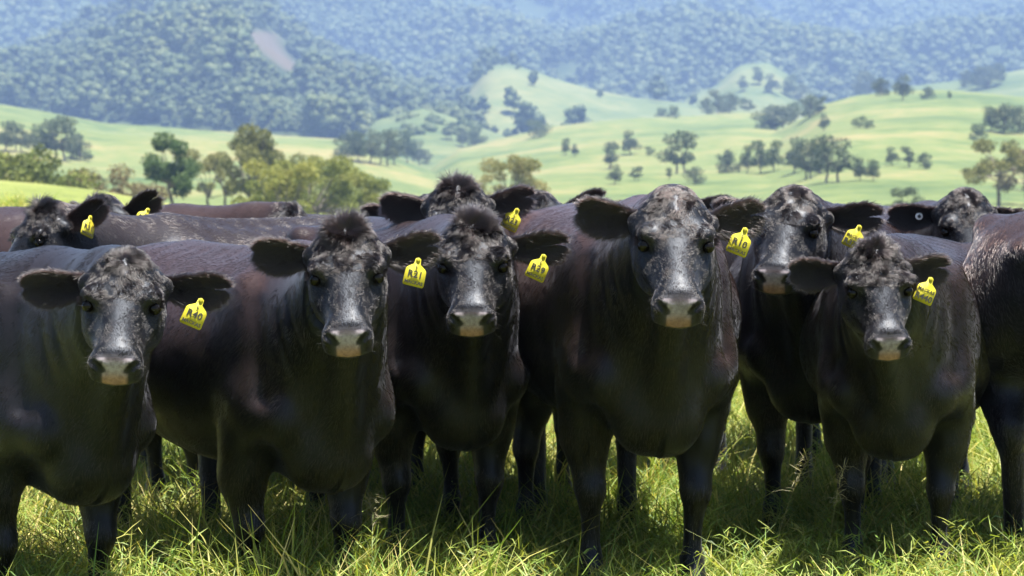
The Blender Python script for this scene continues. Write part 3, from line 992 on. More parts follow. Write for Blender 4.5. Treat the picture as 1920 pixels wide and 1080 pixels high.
    if button:
        side = -1
        o = to_world(pose.head(E[side]['front'][8, 6] + E[side]['face']*.012))
        z = Hw @ E[side]['face']*.6 + np.array([0, -.8, .1]); z /= np.linalg.norm(z)
        xr = np.cross(np.array([0, 0, 1.0]), z); xr /= np.linalg.norm(xr); up = np.cross(z, xr)
        bt = link('ear_button', BUT_W, root); place_frame(bt, o, xr, up, z, Minv)
        bt['label'] = 'round white ear button with dark centre'
        link('button_centre', BUT_B, bt)
    return root

def words(num, first='num'):
    if first == 'num': return ((num, -.043, .028), ('MACKAS', -.0665, .0138), ('E', -.021, .012))
    return (('MACKAS', -.038, .0138), (num, -.061, .027))
# ------------------------------------------------------------------ the herd
HI, MID, LOW = (170000, 24000), (90000, 15000), (60000, 9000)
FRONT = 'black cows standing in the front row'
BACK = 'black cows standing in the back rows'
build_cow('black cow at the left edge wearing yellow ear tag R40', (236, 484), 5.02, 42, .90, swing=10, gz=-.06, shape=(1.03, 1.0), face=(6, 50, -3), ears=((-6, 8), (2, 10)), tuft=.35, shag=.8, brown=.12,
          tag_text=words('R40'), tag_pose=(12, 24), seed=11, hair=HI, group=FRONT)
build_cow('black cow with spiky poll tuft wearing yellow ear tag R21', (648, 430), 5.22, 30, .91, gz=-.06, shape=(1.0, 1.04), face=(3, 51, 2), ears=((-18, 10), (-14, 8)), tuft=.9, shag=1.0, brown=.55,
          tag_text=words('R21'), tag_pose=(14, 14), seed=12, hair=HI, group=FRONT)
build_cow('black cow with swirled poll tuft wearing yellow ear tag R29', (888, 420), 5.62, 19, .92, shape=(1.03, .97), face=(-3, 51, 1), ears=((-12, 10), (-4, 14)), tuft=.9, shag=1.0, brown=.35,
          tag_text=words('R29'), tag_pose=(-4, 24), seed=13, hair=HI, group=FRONT)
build_cow('large sleek black cow facing straight on, wearing yellow ear tag R10', (1265, 366), 5.30, 7, .97, shape=(.98, 1.05), face=(0, 49, -1), ears=((-22, 8), (-20, 8)), tuft=.12, shag=.45, brown=.75,
          tag_text=words('R10'), tag_pose=(-4, 22), seed=14, hair=HI, legs=(.04, -.03, .05, -.06), group=FRONT)
build_cow('black cow with turned head wearing yellow ear tag R377, behind the R10 cow', (1486, 362), 6.25, -14, .96, shape=(1.04, .98), face=(-20, 46, -3), ears=((-20, 10), (-14, 10)), tuft=.15, shag=.6, brown=.35,
          tag_text=words('R377', 'm'), tag_pose=(-6, 26), seed=15, hair=HI, group=FRONT)
build_cow('black cow with lowered shaggy head wearing yellow ear tag R440', (1640, 466), 5.58, -14, .87, swing=-22, shape=(1.0, 1.0), face=(2, 53, 2), ears=((-8, 10), (-12, 12)), ear_len=.9, tuft=.55, shag=1.5, brown=.30,
          tag_text=words('R440', 'm'), tag_pose=(6, 24), seed=16, hair=HI, group=FRONT)
build_cow('black cow turned away at the right edge, showing only its rump', (0, 0), 5, 160, .96, at_loc=(2.09, 7.18), neck=(-20, 5), brown=.42, seed=17, hair=(40000, 26000), group=FRONT)
build_cow('black cow with tall windswept poll tuft and yellow tag, behind the R29 cow', (858, 348), 6.45, -16, .95, face=(3, 56, 2), ears=((-20, 12), (-18, 16)), tuft=.7, shag=1.3, brown=.30,
          tag_text=words('R23'), tag_pose=(-10, 26), seed=18, lod=NEAR, hair=MID, group=BACK)
build_cow('black cow with round white ear button and lowered head at the right', (1812, 366), 7.35, 6, .96, face=(-3, 56, 0), ears=((10, 10), (0, 6)), tuft=.2, shag=.9, brown=.35, button=True, seed=19, lod=NEAR, hair=MID, group=BACK)
build_cow('black cow half hidden beside the windswept cow, upright ear against the R10 cow', (1000, 372), 7.1, 20, .93, face=(-30, 58, 6), ears=((-38, 18), (-10, 10)), tuft=.3, brown=.35, seed=20, lod=FAR, hair=LOW, group=BACK)
build_cow('black cow hidden behind the R10 cow but for one dark ear', (1254, 360), 7.9, -20, .96, face=(0, 58, 0), ears=((-12, 8), (0, 10)), tuft=.0, brown=.35, seed=21, lod=FAR, hair=LOW, group=BACK)
build_cow('black cow behind the R21 cow, showing one rounded ear above the tuft', (806, 378), 7.25, 34, .93, face=(0, 58, 0), ears=((-8, 10), (-14, 8)), tuft=.2, brown=.35, seed=22, lod=FAR, hair=LOW, group=BACK)
build_cow('black cow with curly face looking left, tagged ear upright, far left back', (84, 390), 7.05, -40, .92, face=(-48, 48, 0), ears=((-62, 5), (-25, 10)), tuft=.7, shag=1.4, brown=.2,
          tag_text=words('R31'), tag_pose=(55, 22), seed=23, lod=NEAR, hair=MID, group=BACK)
build_cow('black cow behind the curly faced cow, tagged ear above the brown rump', (186, 376), 7.7, 20, .90, face=(-30, 55, 0), ears=((-50, 5), (-20, 10)), tuft=.5, shag=1.0, brown=.2,
          tag_text=words('R18'), tag_pose=(20, 30), seed=24, lod=FAR, hair=LOW, group=BACK)
build_cow('black cow standing sideways behind the R21 cow, long back and small tuft', (548, 394), 8.2, 66, .95, face=(60, 60, 0), ears=((-5, 20), (-5, 40)), tuft=.5, brown=.45, seed=25, lod=FAR, hair=LOW, group=BACK)
# ================================================================== trees
def leaf_mat(name, c0, c1, c2):
    g = Nodes(name)
    v = g.attr('shade', 'Fac')
    oi = g.n('ShaderNodeObjectInfo').outputs['Random']
    f = g.math('ADD', g.math('MULTIPLY', v, .6), g.math('MULTIPLY', oi, .4))
    if name.startswith('forest'):
        loc = g.n('ShaderNodeObjectInfo').outputs['Location']
        f = g.math('ADD', g.math('MULTIPLY', f, .6), g.math('MULTIPLY', g.noise(.011, 3, .6, loc), .42))
    c = g.ramp(f, [(.1, c0), (.5, c1), (.9, c2)])
    p = g.principled(Base_Color=c, Roughness=.6, Specular_IOR_Level=.25)
    tr = g.n('ShaderNodeBsdfTranslucent'); g.t.links.new(c, tr.inputs[0])
    mx = g.n('ShaderNodeMixShader'); mx.inputs[0].default_value = .3
    g.t.links.new(p, mx.inputs[1]); g.t.links.new(tr.outputs[0], mx.inputs[2])
    return g.finish(mx.outputs[0])
LEAF_DARK = leaf_mat('dark_leaves', (.030, .060, .015), (.060, .105, .025), (.11, .155, .04))
LEAF_OLIVE = leaf_mat('olive_leaves', (.085, .095, .026), (.16, .165, .045), (.25, .22, .07))
LEAF_LIME = leaf_mat('lime_leaves', (.085, .112, .022), (.175, .195, .036), (.27, .262, .055))
LEAF_GREY = leaf_mat('grey_gum_leaves', (.050, .070, .034), (.085, .110, .050), (.13, .15, .07))
LEAF_BROWN = leaf_mat('brown_scrub_leaves', (.09, .075, .032), (.16, .13, .052), (.22, .18, .075))
LEAF_FOREST = leaf_mat('forest_leaves', (.026, .042, .018), (.075, .105, .036), (.17, .185, .055))
_g = Nodes('bark'); _n = _g.noise(6, 4, .6, _g.t.nodes.new('ShaderNodeTexCoord').outputs['Object'])
BARK = _g.finish(_g.principled(Base_Color=_g.ramp(_n, [(.35, (.07, .055, .045)), (.65, (.22, .19, .16))]), Roughness=.9))

def tube(points, radii, seg=7):
    P = np.array(points, float); n = len(P)
    d = np.gradient(P, axis=0); d = norm(d)
    a = np.cross(d, np.array([.31, .87, .12])); a = norm(a); b = np.cross(d, a)
    th = np.linspace(0, 2*math.pi, seg, endpoint=False)
    V = P[:, None] + (a[:, None]*np.cos(th)[None, :, None] + b[:, None]*np.sin(th)[None, :, None])*np.array(radii)[:, None, None]
    i = np.arange(n*seg).reshape(n, seg)
    Fq = np.stack([i[:-1], np.roll(i[:-1], -1, 1), np.roll(i[1:], -1, 1), i[1:]], -1).reshape(-1, 4)
    return V.reshape(-1, 3), Fq

def join_np(parts):
    V, Q, o = [], [], 0
    for v, q in parts: V.append(v); Q.append(q + o); o += len(v)
    return np.concatenate(V), np.concatenate(Q)

def tree_meshes(name, seed, h=1.0, spread=.42, trunk=.30, lobes=12, leaves=3000, leaf=.020, lobe_r=.13, mat=None, thick=.022, flat=.7, low=.0, lean=.0, trunks=1):
    """unit-height tree (scaled when placed): trunk with limbs, crown of leaf faces gathered in lobes"""
    r = np.random.default_rng(seed)
    parts, ends = [], []
    for k in range(trunks):
        bx, by = (0, 0) if trunks == 1 else r.normal(0, .10, 2)
        top = np.array([bx + lean + r.normal(0, .03), by + r.normal(0, .03), trunk + r.uniform(.0, .18)])
        q = np.linspace(0, 1, 6)[:, None]
        pts = np.array([bx, by, -.02])*(1 - q) + top*q + np.concatenate([np.zeros((1, 3)), r.normal(0, .010, (4, 3)), np.zeros((1, 3))])
        parts.append(tube(pts, np.linspace(thick*1.25, thick*.7, 6)))
        nl = max(3, lobes//trunks)
        for j in range(nl):
            an = 2*math.pi*(j + r.uniform(-.3, .3))/nl*1.618*2
            lev = r.uniform(0, 1)
            rr = spread*math.sqrt(r.uniform(.05, 1))*(1 - .55*max(0, lev - .35))
            z = (trunk + low) + (h - lobe_r*.8 - trunk - low)*lev
            end = np.array([bx + lean + rr*math.cos(an), by + rr*math.sin(an), z])
            st = top*r.uniform(.75, 1.0); q = np.linspace(0, 1, 5)[:, None]
            midp = (st + end)/2 + np.array([0, 0, -.03 + r.normal(0, .03)])
            pts = st*(1-q)**2 + 2*midp*q*(1-q) + end*q**2
            parts.append(tube(pts, np.linspace(thick*.5, thick*.10, 5), 5))
            ends.append((end, lobe_r*r.uniform(.65, 1.35)))
    wood = mesh_np(name + '_trunk', *join_np(parts), mats=[BARK])
    cnt = np.array([e[1]**2 for e in ends]); cnt = (cnt/cnt.sum()*leaves).astype(int)
    C, Sh = [], []
    for (e, R_), n in zip(ends, cnt):
        d = norm(r.normal(0, 1, (n, 3)))
        rad = R_*r.uniform(.35, 1.0, n)**.5*(1 + .28*np.sin(d[:, 0]*5 + e[0]*40)*np.sin(d[:, 1]*5 + d[:, 2]*4 + e[1]*50))
        p = e + d*rad[:, None]*np.array([1, 1, flat])
        C.append(p); Sh.append(np.clip(.5 + r.normal(0, .18, n) + .25*math.sin(e[0]*90 + e[2]*70), 0, 1))
    C, Sh = np.concatenate(C), np.concatenate(Sh)
    keep = C[:, 2] > .03
    C, Sh = C[keep], Sh[keep]
    n = len(C)
    a = norm(r.normal(0, 1, (n, 3)) + np.array([0, 0, -.2])); b = norm(np.cross(a, r.normal(0, 1, (n, 3))))
    sz = leaf*r.uniform(.6, 1.4, n)[:, None]
    V = np.stack([C - a*sz, C + b*sz*.55, C + a*sz, C - b*sz*.55], 1).reshape(-1, 3)
    me = mesh_np(name + '_crown', V, np.arange(4*n).reshape(n, 4), smooth=False, mats=[mat])
    at_ = me.attributes.new('shade', 'FLOAT', 'POINT'); at_.data.foreach_set('value', np.repeat(Sh, 4).astype(np.float32))
    return wood, me

def put_tree(name, label, meshes, p, height, rot, cat='tree', group=None, wide=1.0):
    o = empty(name, tuple(p)); o.rotation_euler = (0, 0, rot); o.scale = (height*wide, height*wide, height)
    tag(o, label, cat, group)
    link('trunk', meshes[0], o); link('crown', meshes[1], o)
    return o

# the trees just beyond the paddock, each its own
def near(name, label, u, v, hpx, d, cat='tree', rot=0.0, **kw):
    p = at(u, v, d)
    gz_ = float(ground_z(np.array([p.x]), np.array([p.y]))[0])
    top = at(u, v - hpx, d).z
    base = min(gz_, p.z)
    return put_tree(name, label, tree_meshes(name, **kw), (p.x, p.y, base), (top - base)*1.0, rot, cat, 'trees beyond the paddock')
near('gum_tree', 'dark green upright tree with bare trunk left of the olive gum trees', 322, 378, 130, 200, seed=101, spread=.30, trunk=.30, lobes=18, leaves=9000, leaf=.016, lobe_r=.11, mat=LEAF_DARK, flat=.8)
near('gum_tree', 'tall olive gum tree with rusty top beside the dark green tree', 462, 390, 158, 215, seed=102, spread=.34, trunk=.25, lobes=24, leaves=10000, leaf=.015, lobe_r=.11, mat=LEAF_OLIVE, trunks=2)
near('gum_tree', 'olive gum tree with pale stems close behind the dark tree', 405, 388, 110, 235, seed=112, spread=.40, trunk=.25, lobes=18, leaves=6000, leaf=.018, lobe_r=.12, mat=LEAF_OLIVE, trunks=2)
near('lime_tree', 'bushy lime green tree above the sideways cow', 580, 402, 118, 180, seed=103, spread=.62, trunk=.18, lobes=30, leaves=12000, leaf=.016, lobe_r=.13, mat=LEAF_LIME, trunks=3)
near('lime_tree', 'smaller lime green tree right of the bushy lime tree', 672, 400, 82, 185, seed=104, spread=.60, trunk=.2, lobes=18, leaves=7000, leaf=.022, lobe_r=.15, mat=LEAF_LIME, trunks=2)
near('lime_tree', 'narrow lime green sapling in front of the olive gum trees', 488, 400, 66, 175, seed=113, spread=.40, trunk=.2, lobes=12, leaves=4000, leaf=.026, lobe_r=.17, mat=LEAF_LIME)
near('lime_tree', 'bright lime tree left of the bushy lime tree', 528, 402, 104, 170, seed=115, spread=.45, trunk=.2, lobes=20, leaves=8000, leaf=.019, lobe_r=.14, mat=LEAF_LIME, trunks=2)
near('lime_tree', 'bright lime tree between the two right lime trees', 632, 402, 108, 200, seed=116, spread=.50, trunk=.2, lobes=22, leaves=8000, leaf=.019, lobe_r=.14, mat=LEAF_LIME, trunks=2)
near('gum_tree', 'feathery olive gum tree filling the gap behind the lime trees', 548, 395, 125, 240, seed=117, spread=.46, trunk=.25, lobes=22, leaves=8000, leaf=.016, lobe_r=.12, mat=LEAF_OLIVE, trunks=2)
near('bush', 'round dense green bush at the left edge of the paddock', 62, 345, 66, 170, 'bush', seed=105, spread=.75, trunk=.1, lobes=22, leaves=7000, leaf=.03, lobe_r=.22, mat=LEAF_LIME, trunks=3)
near('bush', 'brownish bush cut off by the left edge of the picture', 2, 338, 55, 175, 'bush', seed=106, spread=.7, trunk=.1, lobes=14, leaves=4500, leaf=.03, lobe_r=.22, mat=LEAF_BROWN, trunks=2)
near('bush', 'dry brown scrub along the paddock crest', 190, 368, 60, 190, 'bush', seed=107, spread=.85, trunk=.1, lobes=22, leaves=7000, leaf=.028, lobe_r=.22, mat=LEAF_BROWN, trunks=4)
near('bush', 'low dry brown scrub left of the dark green tree', 262, 380, 40, 205, 'bush', seed=108, spread=.9, trunk=.1, lobes=14, leaves=4000, leaf=.035, lobe_r=.25, mat=LEAF_BROWN, trunks=3)
near('gum_tree', 'olive gum tree rising behind the windswept cow', 945, 392, 112, 230, seed=109, spread=.58, trunk=.2, lobes=24, leaves=10000, leaf=.017, lobe_r=.14, mat=LEAF_OLIVE, trunks=2)
near('gum_tree', 'open gum tree with bare forked trunk at the right edge', 1872, 388, 132, 260, seed=110, spread=.46, trunk=.42, lobes=15, leaves=5500, leaf=.017, lobe_r=.12, mat=LEAF_OLIVE, thick=.024)
near('gum_tree', 'thin brown gum tree at the right edge beyond the forked one', 1925, 385, 120, 300, seed=111, spread=.40, trunk=.30, lobes=12, leaves=4000, leaf=.018, lobe_r=.12, mat=LEAF_BROWN)
near('bush', 'low green bush between the R377 and button cows', 1705, 392, 45, 240, 'bush', seed=114, spread=.8, trunk=.1, lobes=14, leaves=3500, leaf=.035, lobe_r=.24, mat=LEAF_GREY, trunks=3)

# trees that stand about on the hills: a few kinds, every tree its own object
KINDS_ = [tree_meshes('hill_gum', 201, spread=.34, trunk=.24, lobes=16, leaves=2000, leaf=.028, lobe_r=.17, mat=LEAF_GREY),
          tree_meshes('hill_gum', 202, spread=.28, trunk=.28, lobes=16, leaves=1900, leaf=.028, lobe_r=.15, mat=LEAF_GREY, trunks=2),
          tree_meshes('hill_gum', 203, spread=.44, trunk=.16, lobes=18, leaves=2100, leaf=.030, lobe_r=.19, mat=LEAF_GREY),
          tree_meshes('hill_gum', 204, spread=.26, trunk=.20, lobes=16, leaves=1900, leaf=.028, lobe_r=.16, mat=LEAF_FOREST),
          tree_meshes('hill_gum', 205, spread=.60, trunk=.12, lobes=14, leaves=1400, leaf=.04, lobe_r=.24, mat=LEAF_FOREST)]
ORD = ['first', 'second', 'third', 'fourth', 'fifth', 'sixth', 'seventh', 'eighth', 'ninth', 'tenth', 'eleventh', 'twelfth']
def clump(hill, where, trees, group):
    trees = sorted(trees)
    for i, t in enumerate(trees):
        u, v, h = t[:3]; kind = t[3] if len(t) > 3 else (i*7 + int(u)) % 4
        p = hill.stand(u, v)
        height = h/F_PX*p[1]
        if len(trees) == 1: lab = 'small tree standing alone ' + where
        else: lab = '%s tree from left %s' % (ORD[i], where)
        put_tree('hill_tree', lab, KINDS_[kind], p - np.array([0, 0, .01*height]), height*1.02, (u*13.7) % 6.28, 'tree', group, wide=1.0 + .15*math.sin(u))
clump(LEFT_HILL, 'in the grey clump on the left green hill', [(12, 284, 58), (42, 286, 60), (66, 291, 58), (90, 296, 70), (110, 300, 84, 1), (134, 298, 50), (152, 301, 44)], 'trees on the left hill')
clump(LEFT_HILL, 'in the blue grey clump right of the lime trees', [(650, 300, 52), (672, 305, 58), (694, 307, 64), (716, 309, 66), (740, 309, 70), (764, 306, 62), (786, 302, 48)], 'trees on the left hill')
clump(TAN_SLOPE, 'on the sunlit slope above the windswept cow', [(838, 262, 34), (866, 276, 38), (890, 288, 46), (912, 290, 36), (800, 306, 26)], 'trees on the sunlit slope')
clump(MID_HILL, 'scattered on the upper slope of the middle hill', [(1008, 258, 34, 4), (1060, 291, 32), (1078, 294, 24), (1142, 318, 54, 1), (1182, 291, 46, 0), (1217, 292, 18, 4)], 'trees on the middle hill')
clump(MID_HILL, 'scattered on the lower slope of the middle hill', [(1152, 346, 38), (1190, 339, 28), (1255, 336, 22), (1272, 326, 82, 1), (1302, 346, 36)], 'trees on the middle hill')
clump(MID_HILL, 'along the crest of the middle hill', [(1240, 222, 20, 4), (1262, 222, 24, 4), (1324, 214, 36), (1348, 214, 46), (1366, 213, 42), (1402, 213, 30)], 'trees on the middle hill')
clump(RIGHT_HILL, 'in the dark clump at the left end of the right hill', [(1372, 272, 36), (1395, 268, 30), (1432, 248, 46, 4), (1448, 244, 52), (1466, 238, 46), (1484, 232, 40), (1516, 222, 48), (1532, 216, 36), (1544, 246, 34)], 'trees on the right hill')
clump(RIGHT_HILL, 'in the long row across the foot of the right hill', [(1362, 332, 56), (1400, 324, 52), (1425, 326, 62), (1450, 322, 58), (1488, 326, 70), (1514, 336, 76), (1536, 326, 60), (1567, 342, 92, 1), (1612, 339, 44), (1636, 339, 40)], 'trees on the right hill')
clump(RIGHT_HILL, 'in the trio on the face of the right hill', [(1672, 311, 36), (1706, 314, 40), (1732, 317, 34)], 'trees on the right hill')
clump(RIGHT_HILL, 'of the pair of dark bushes high on the right hill', [(1610, 240, 22, 4), (1628, 241, 17, 4)], 'trees on the right hill')
clump(RIGHT_HILL, 'along the crest of the right hill', [(1650, 181, 38), (1690, 189, 50, 0), (1736, 187, 26), (1778, 187, 15)], 'trees on the right hill')
clump(RIGHT_HILL, 'in the shady clump at the right edge of the right hill', [(1832, 262, 32, 4), (1856, 246, 46), (1880, 250, 60, 2), (1908, 248, 54, 2)], 'trees on the right hill')
clump(KNOLL, 'on the lit knoll under the mountain', [(1392, 172, 30), (1420, 160, 34), (1446, 176, 38), (1478, 182, 40), (1498, 190, 36)], 'trees on the knoll')
clump(FAR_RIDGE, 'on the far ridge behind the right hill', [(1612, 184, 46), (1634, 182, 50), (1808, 165, 36), (1830, 168, 42), (1850, 166, 46), (1872, 160, 40)], 'trees on the far ridge')

# ------------------------------------------------------------------ the far woods: uncountable, one object each
def forest_protos():
    """crowns for the far woods: lumpy lobes with a ragged skin of leaf faces"""
    col = bpy.data.collections.new('forest_crowns')
    for k in range(5):
        r = np.random.default_rng(300 + k)
        parts, C = [], []
        na, nb = 9, 7
        th = np.linspace(0, 2*math.pi, na, endpoint=False); ph = np.linspace(.02, math.pi - .02, nb)
        i = np.arange(na*nb).reshape(nb, na)
        q = np.stack([i[:-1], i[1:], np.roll(i[1:], -1, 1), np.roll(i[:-1], -1, 1)], -1).reshape(-1, 4)
        for j in range(8):
            lev = j/7
            rr = (.30 - .16*lev)*math.sqrt(r.random())
            an = j*2.4 + r.uniform(-.4, .4)
            c = np.array([rr*math.cos(an), rr*math.sin(an), .38 + .48*lev])
            R_ = r.uniform(.13, .21)*(1.1 - .3*lev)
            d = np.stack([np.sin(ph)[:, None]*np.cos(th), np.sin(ph)[:, None]*np.sin(th), np.repeat(np.cos(ph)[:, None], na, 1)], -1).reshape(-1, 3)
            rad = R_*(1 + r.normal(0, .20, len(d)))
            parts.append((c + d*rad[:, None]*np.array([1, 1, .8]), q))
            e = norm(r.normal(0, 1, (60, 3))); C.append(c + e*(R_*r.uniform(.9, 1.35, 60))[:, None]*np.array([1, 1, .8]))
        C = np.concatenate(C); n = len(C)
        a = norm(r.normal(0, 1, (n, 3))); b = norm(np.cross(a, r.normal(0, 1, (n, 3)))); sz = .035*r.uniform(.6, 1.4, n)[:, None]
        parts.append((np.stack([C - a*sz, C + b*sz*.6, C + a*sz, C - b*sz*.6], 1).reshape(-1, 3), np.arange(4*n).reshape(n, 4)))
        V, Q = join_np(parts)
        me = mesh_np('forest_crown', V, Q, mats=[LEAF_FOREST])
        s_ = me.attributes.new('shade', 'FLOAT', 'POINT'); s_.data.foreach_set('value', np.clip(.5 + r.normal(0, .15, len(V)), 0, 1).astype(np.float32))
        o = bpy.data.objects.new('forest_crown', me); col.objects.link(o)
    return col
PROTOS = forest_protos()

def forest(name, label, hill, n, hgt, seed, keep):
    r = np.random.default_rng(seed)
    U = r.uniform(-330, 2250, n); T = r.uniform(0, 1, n)**.85
    P = hill.point(U, T)
    v = HORIZON - (P[:, 2] - CAM_H)*F_PX/P[:, 1]
    k = keep(U, v, T, P, r)
    k &= r.random(n) < .55 + .9*fnoise(P[:, 0], P[:, 1], .02, seed)
    P, U = P[k], U[k]
    sc = hgt*np.clip(r.lognormal(-.15, .48, len(P)), .3, 2.2)
    me = bpy.data.meshes.new(name); me.vertices.add(len(P)); me.vertices.foreach_set('co', (P - np.array([0, 0, .8])).astype(np.float32).ravel())
    a = me.attributes.new('size', 'FLOAT', 'POINT'); a.data.foreach_set('value', sc.astype(np.float32))
    b = me.attributes.new('turn', 'FLOAT_VECTOR', 'POINT'); tv = np.zeros((len(P), 3)); tv[:, 2] = r.uniform(0, 6.28, len(P)); b.data.foreach_set('vector', tv.astype(np.float32).ravel())
    me.update()
    o = link(name, me)
    ng = bpy.data.node_groups.new('scatter_' + name, 'GeometryNodeTree')
    ng.interface.new_socket('Geometry', in_out='INPUT', socket_type='NodeSocketGeometry')
    ng.interface.new_socket('Geometry', in_out='OUTPUT', socket_type='NodeSocketGeometry')
    N = ng.nodes; L = ng.links
    gi, go = N.new('NodeGroupInput'), N.new('NodeGroupOutput')
    ip = N.new('GeometryNodeInstanceOnPoints'); ci = N.new('GeometryNodeCollectionInfo')
    ci.inputs['Collection'].default_value = PROTOS; ci.inputs['Separate Children'].default_value = True; ci.inputs['Reset Children'].default_value = True
    m2p = N.new('GeometryNodeMeshToPoints')
    na = N.new('GeometryNodeInputNamedAttribute'); na.data_type = 'FLOAT'; na.inputs['Name'].default_value = 'size'
    nb = N.new('GeometryNodeInputNamedAttribute'); nb.data_type = 'FLOAT_VECTOR'; nb.inputs['Name'].default_value = 'turn'
    L.new(gi.outputs[0], m2p.inputs['Mesh']); L.new(m2p.outputs[0], ip.inputs['Points'])
    L.new(ci.outputs[0], ip.inputs['Instance']); ip.inputs['Pick Instance'].default_value = True
    L.new(na.outputs['Attribute'], ip.inputs['Scale']); L.new(nb.outputs['Attribute'], ip.inputs['Rotation'])
    L.new(ip.outputs[0], go.inputs[0])
    md = o.modifiers.new('scatter', 'NODES'); md.node_group = ng
    return tag(o, label, 'forest', kind='stuff')

def clear_of(hills):
    def f(U, v):
        k = np.ones(len(U), bool)
        for h in hills: k &= v < h.vc(U) + 8
        return k
    return f
_front = clear_of([LEFT_HILL])
forest('spur_forest', 'bushy forest covering the left mountain spur', SPUR, 32000, 11.5, 401,
       lambda U, v, T, P, r: (U < 960) & (SPUR.vc(U) < 268) & (in_slip(P[:, 0], P[:, 1], P[:, 2]) < .15) & (in_slip(P[:, 0], P[:, 1], P[:, 2] + 7) < .3) & (in_slip(P[:, 0], P[:, 1], P[:, 2] + 14) < .5) & _front(U, v + 6))
forest('range_forest', 'dense forest covering the blue mountain range', RANGE, 100000, 15.5, 402,
       lambda U, v, T, P, r: (v < SPUR.vc(U) + 30))
forest('foot_forest', 'band of woodland along the foot of the mountain', RANGE, 5000, 16.0, 403,
       lambda U, v, T, P, r: (U > 850) & (T < .16))
forest('ridge_forest', 'trees covering the shaded left end of the long green ridge', RIDGE, 2600, 12.0, 404,  # real woodland, packed denser leftwards to stand in for a cloud shadow
       lambda U, v, T, P, r: (U > 800) & (U < 1300) & (r.random(len(U)) < smooth01(1010, 900, U) + .03))
# ================================================================== grass
def blade_mesh(root, height, lean_dir, lean, width, twist, droop, col0, col1, k=4):
    """ribbons: root (n,3); returns V, quads, colours"""
    n = len(root)
    t = np.linspace(0, 1, k)
    up = np.array([0, 0, 1.0])
    V = np.empty((n, k, 2, 3)); C = np.empty((n, k, 2, 3))
    side = np.stack([-np.sin(twist), np.cos(twist), np.zeros(n)], 1)
    for i, q in enumerate(t):
        p = root + up*(height*(q - droop*q*q))[:, None] + lean_dir*(height*lean*(.35*q + .65*q*q))[:, None]
        wd = (width*(1 - q**1.8)*(.75 + .5*q))[:, None]*.5 + .0003
        V[:, i, 0] = p - side*wd; V[:, i, 1] = p + side*wd
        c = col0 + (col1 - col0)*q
        C[:, i, 0] = c; C[:, i, 1] = c
    b = np.arange(n)[:, None]*(2*k)
    Q = np.concatenate([np.stack([b[:, 0] + 2*i, b[:, 0] + 2*i + 1, b[:, 0] + 2*i + 3, b[:, 0] + 2*i + 2], 1) for i in range(k-1)])
    return V.reshape(-1, 3), Q, C.reshape(-1, 3)

def leaf_ribbons(base, d, L, width, sag, col, r, k=3):
    n = len(base)
    sd = np.cross(d, np.array([0, 0, 1.0])); sd = norm(sd + r.normal(0, .35, d.shape))
    V = np.empty((n, k, 2, 3))
    for i, q in enumerate(np.linspace(0, 1, k)):
        p = base + d*(L*q)[:, None]; p[:, 2] -= sag*L*q*q
        wd = (width*(1 - q**2)*(.7 + .6*q))[:, None]*.5 + .0003
        V[:, i, 0] = p - sd*wd; V[:, i, 1] = p + sd*wd
    b = np.arange(n)*(2*k)
    Q = np.concatenate([np.stack([b + 2*i, b + 2*i + 1, b + 2*i + 3, b + 2*i + 2], 1) for i in range(k-1)])
    return V.reshape(-1, 3), Q, np.repeat(col, 2*k, axis=0)

def grass_mat():
    g = Nodes('grass_blades')
    c = g.attr('tone')
    p = g.principled(Base_Color=c, Roughness=.5, Specular_IOR_Level=.30)
    tr = g.n('ShaderNodeBsdfTranslucent'); 
    br = g.t.nodes.new('ShaderNodeMix'); br.data_type = 'RGBA'; br.blend_type = 'MULTIPLY'; br.inputs[0].default_value = 1
    g.t.links.new(c, br.inputs[6]); br.inputs[7].default_value = (1.25, 1.2, .55, 1)
    g.t.links.new(br.outputs[2], tr.inputs[0])
    mx = g.n('ShaderNodeMixShader'); mx.inputs[0].default_value = .38
    g.t.links.new(p, mx.inputs[1]); g.t.links.new(tr.outputs[0], mx.inputs[2])
    return g.finish(mx.outputs[0])
GRASS = grass_mat()

PAL = np.array([[.066, .120, .024], [.112, .170, .034], [.170, .208, .044], [.245, .245, .062], [.350, .300, .120], [.110, .150, .045]])

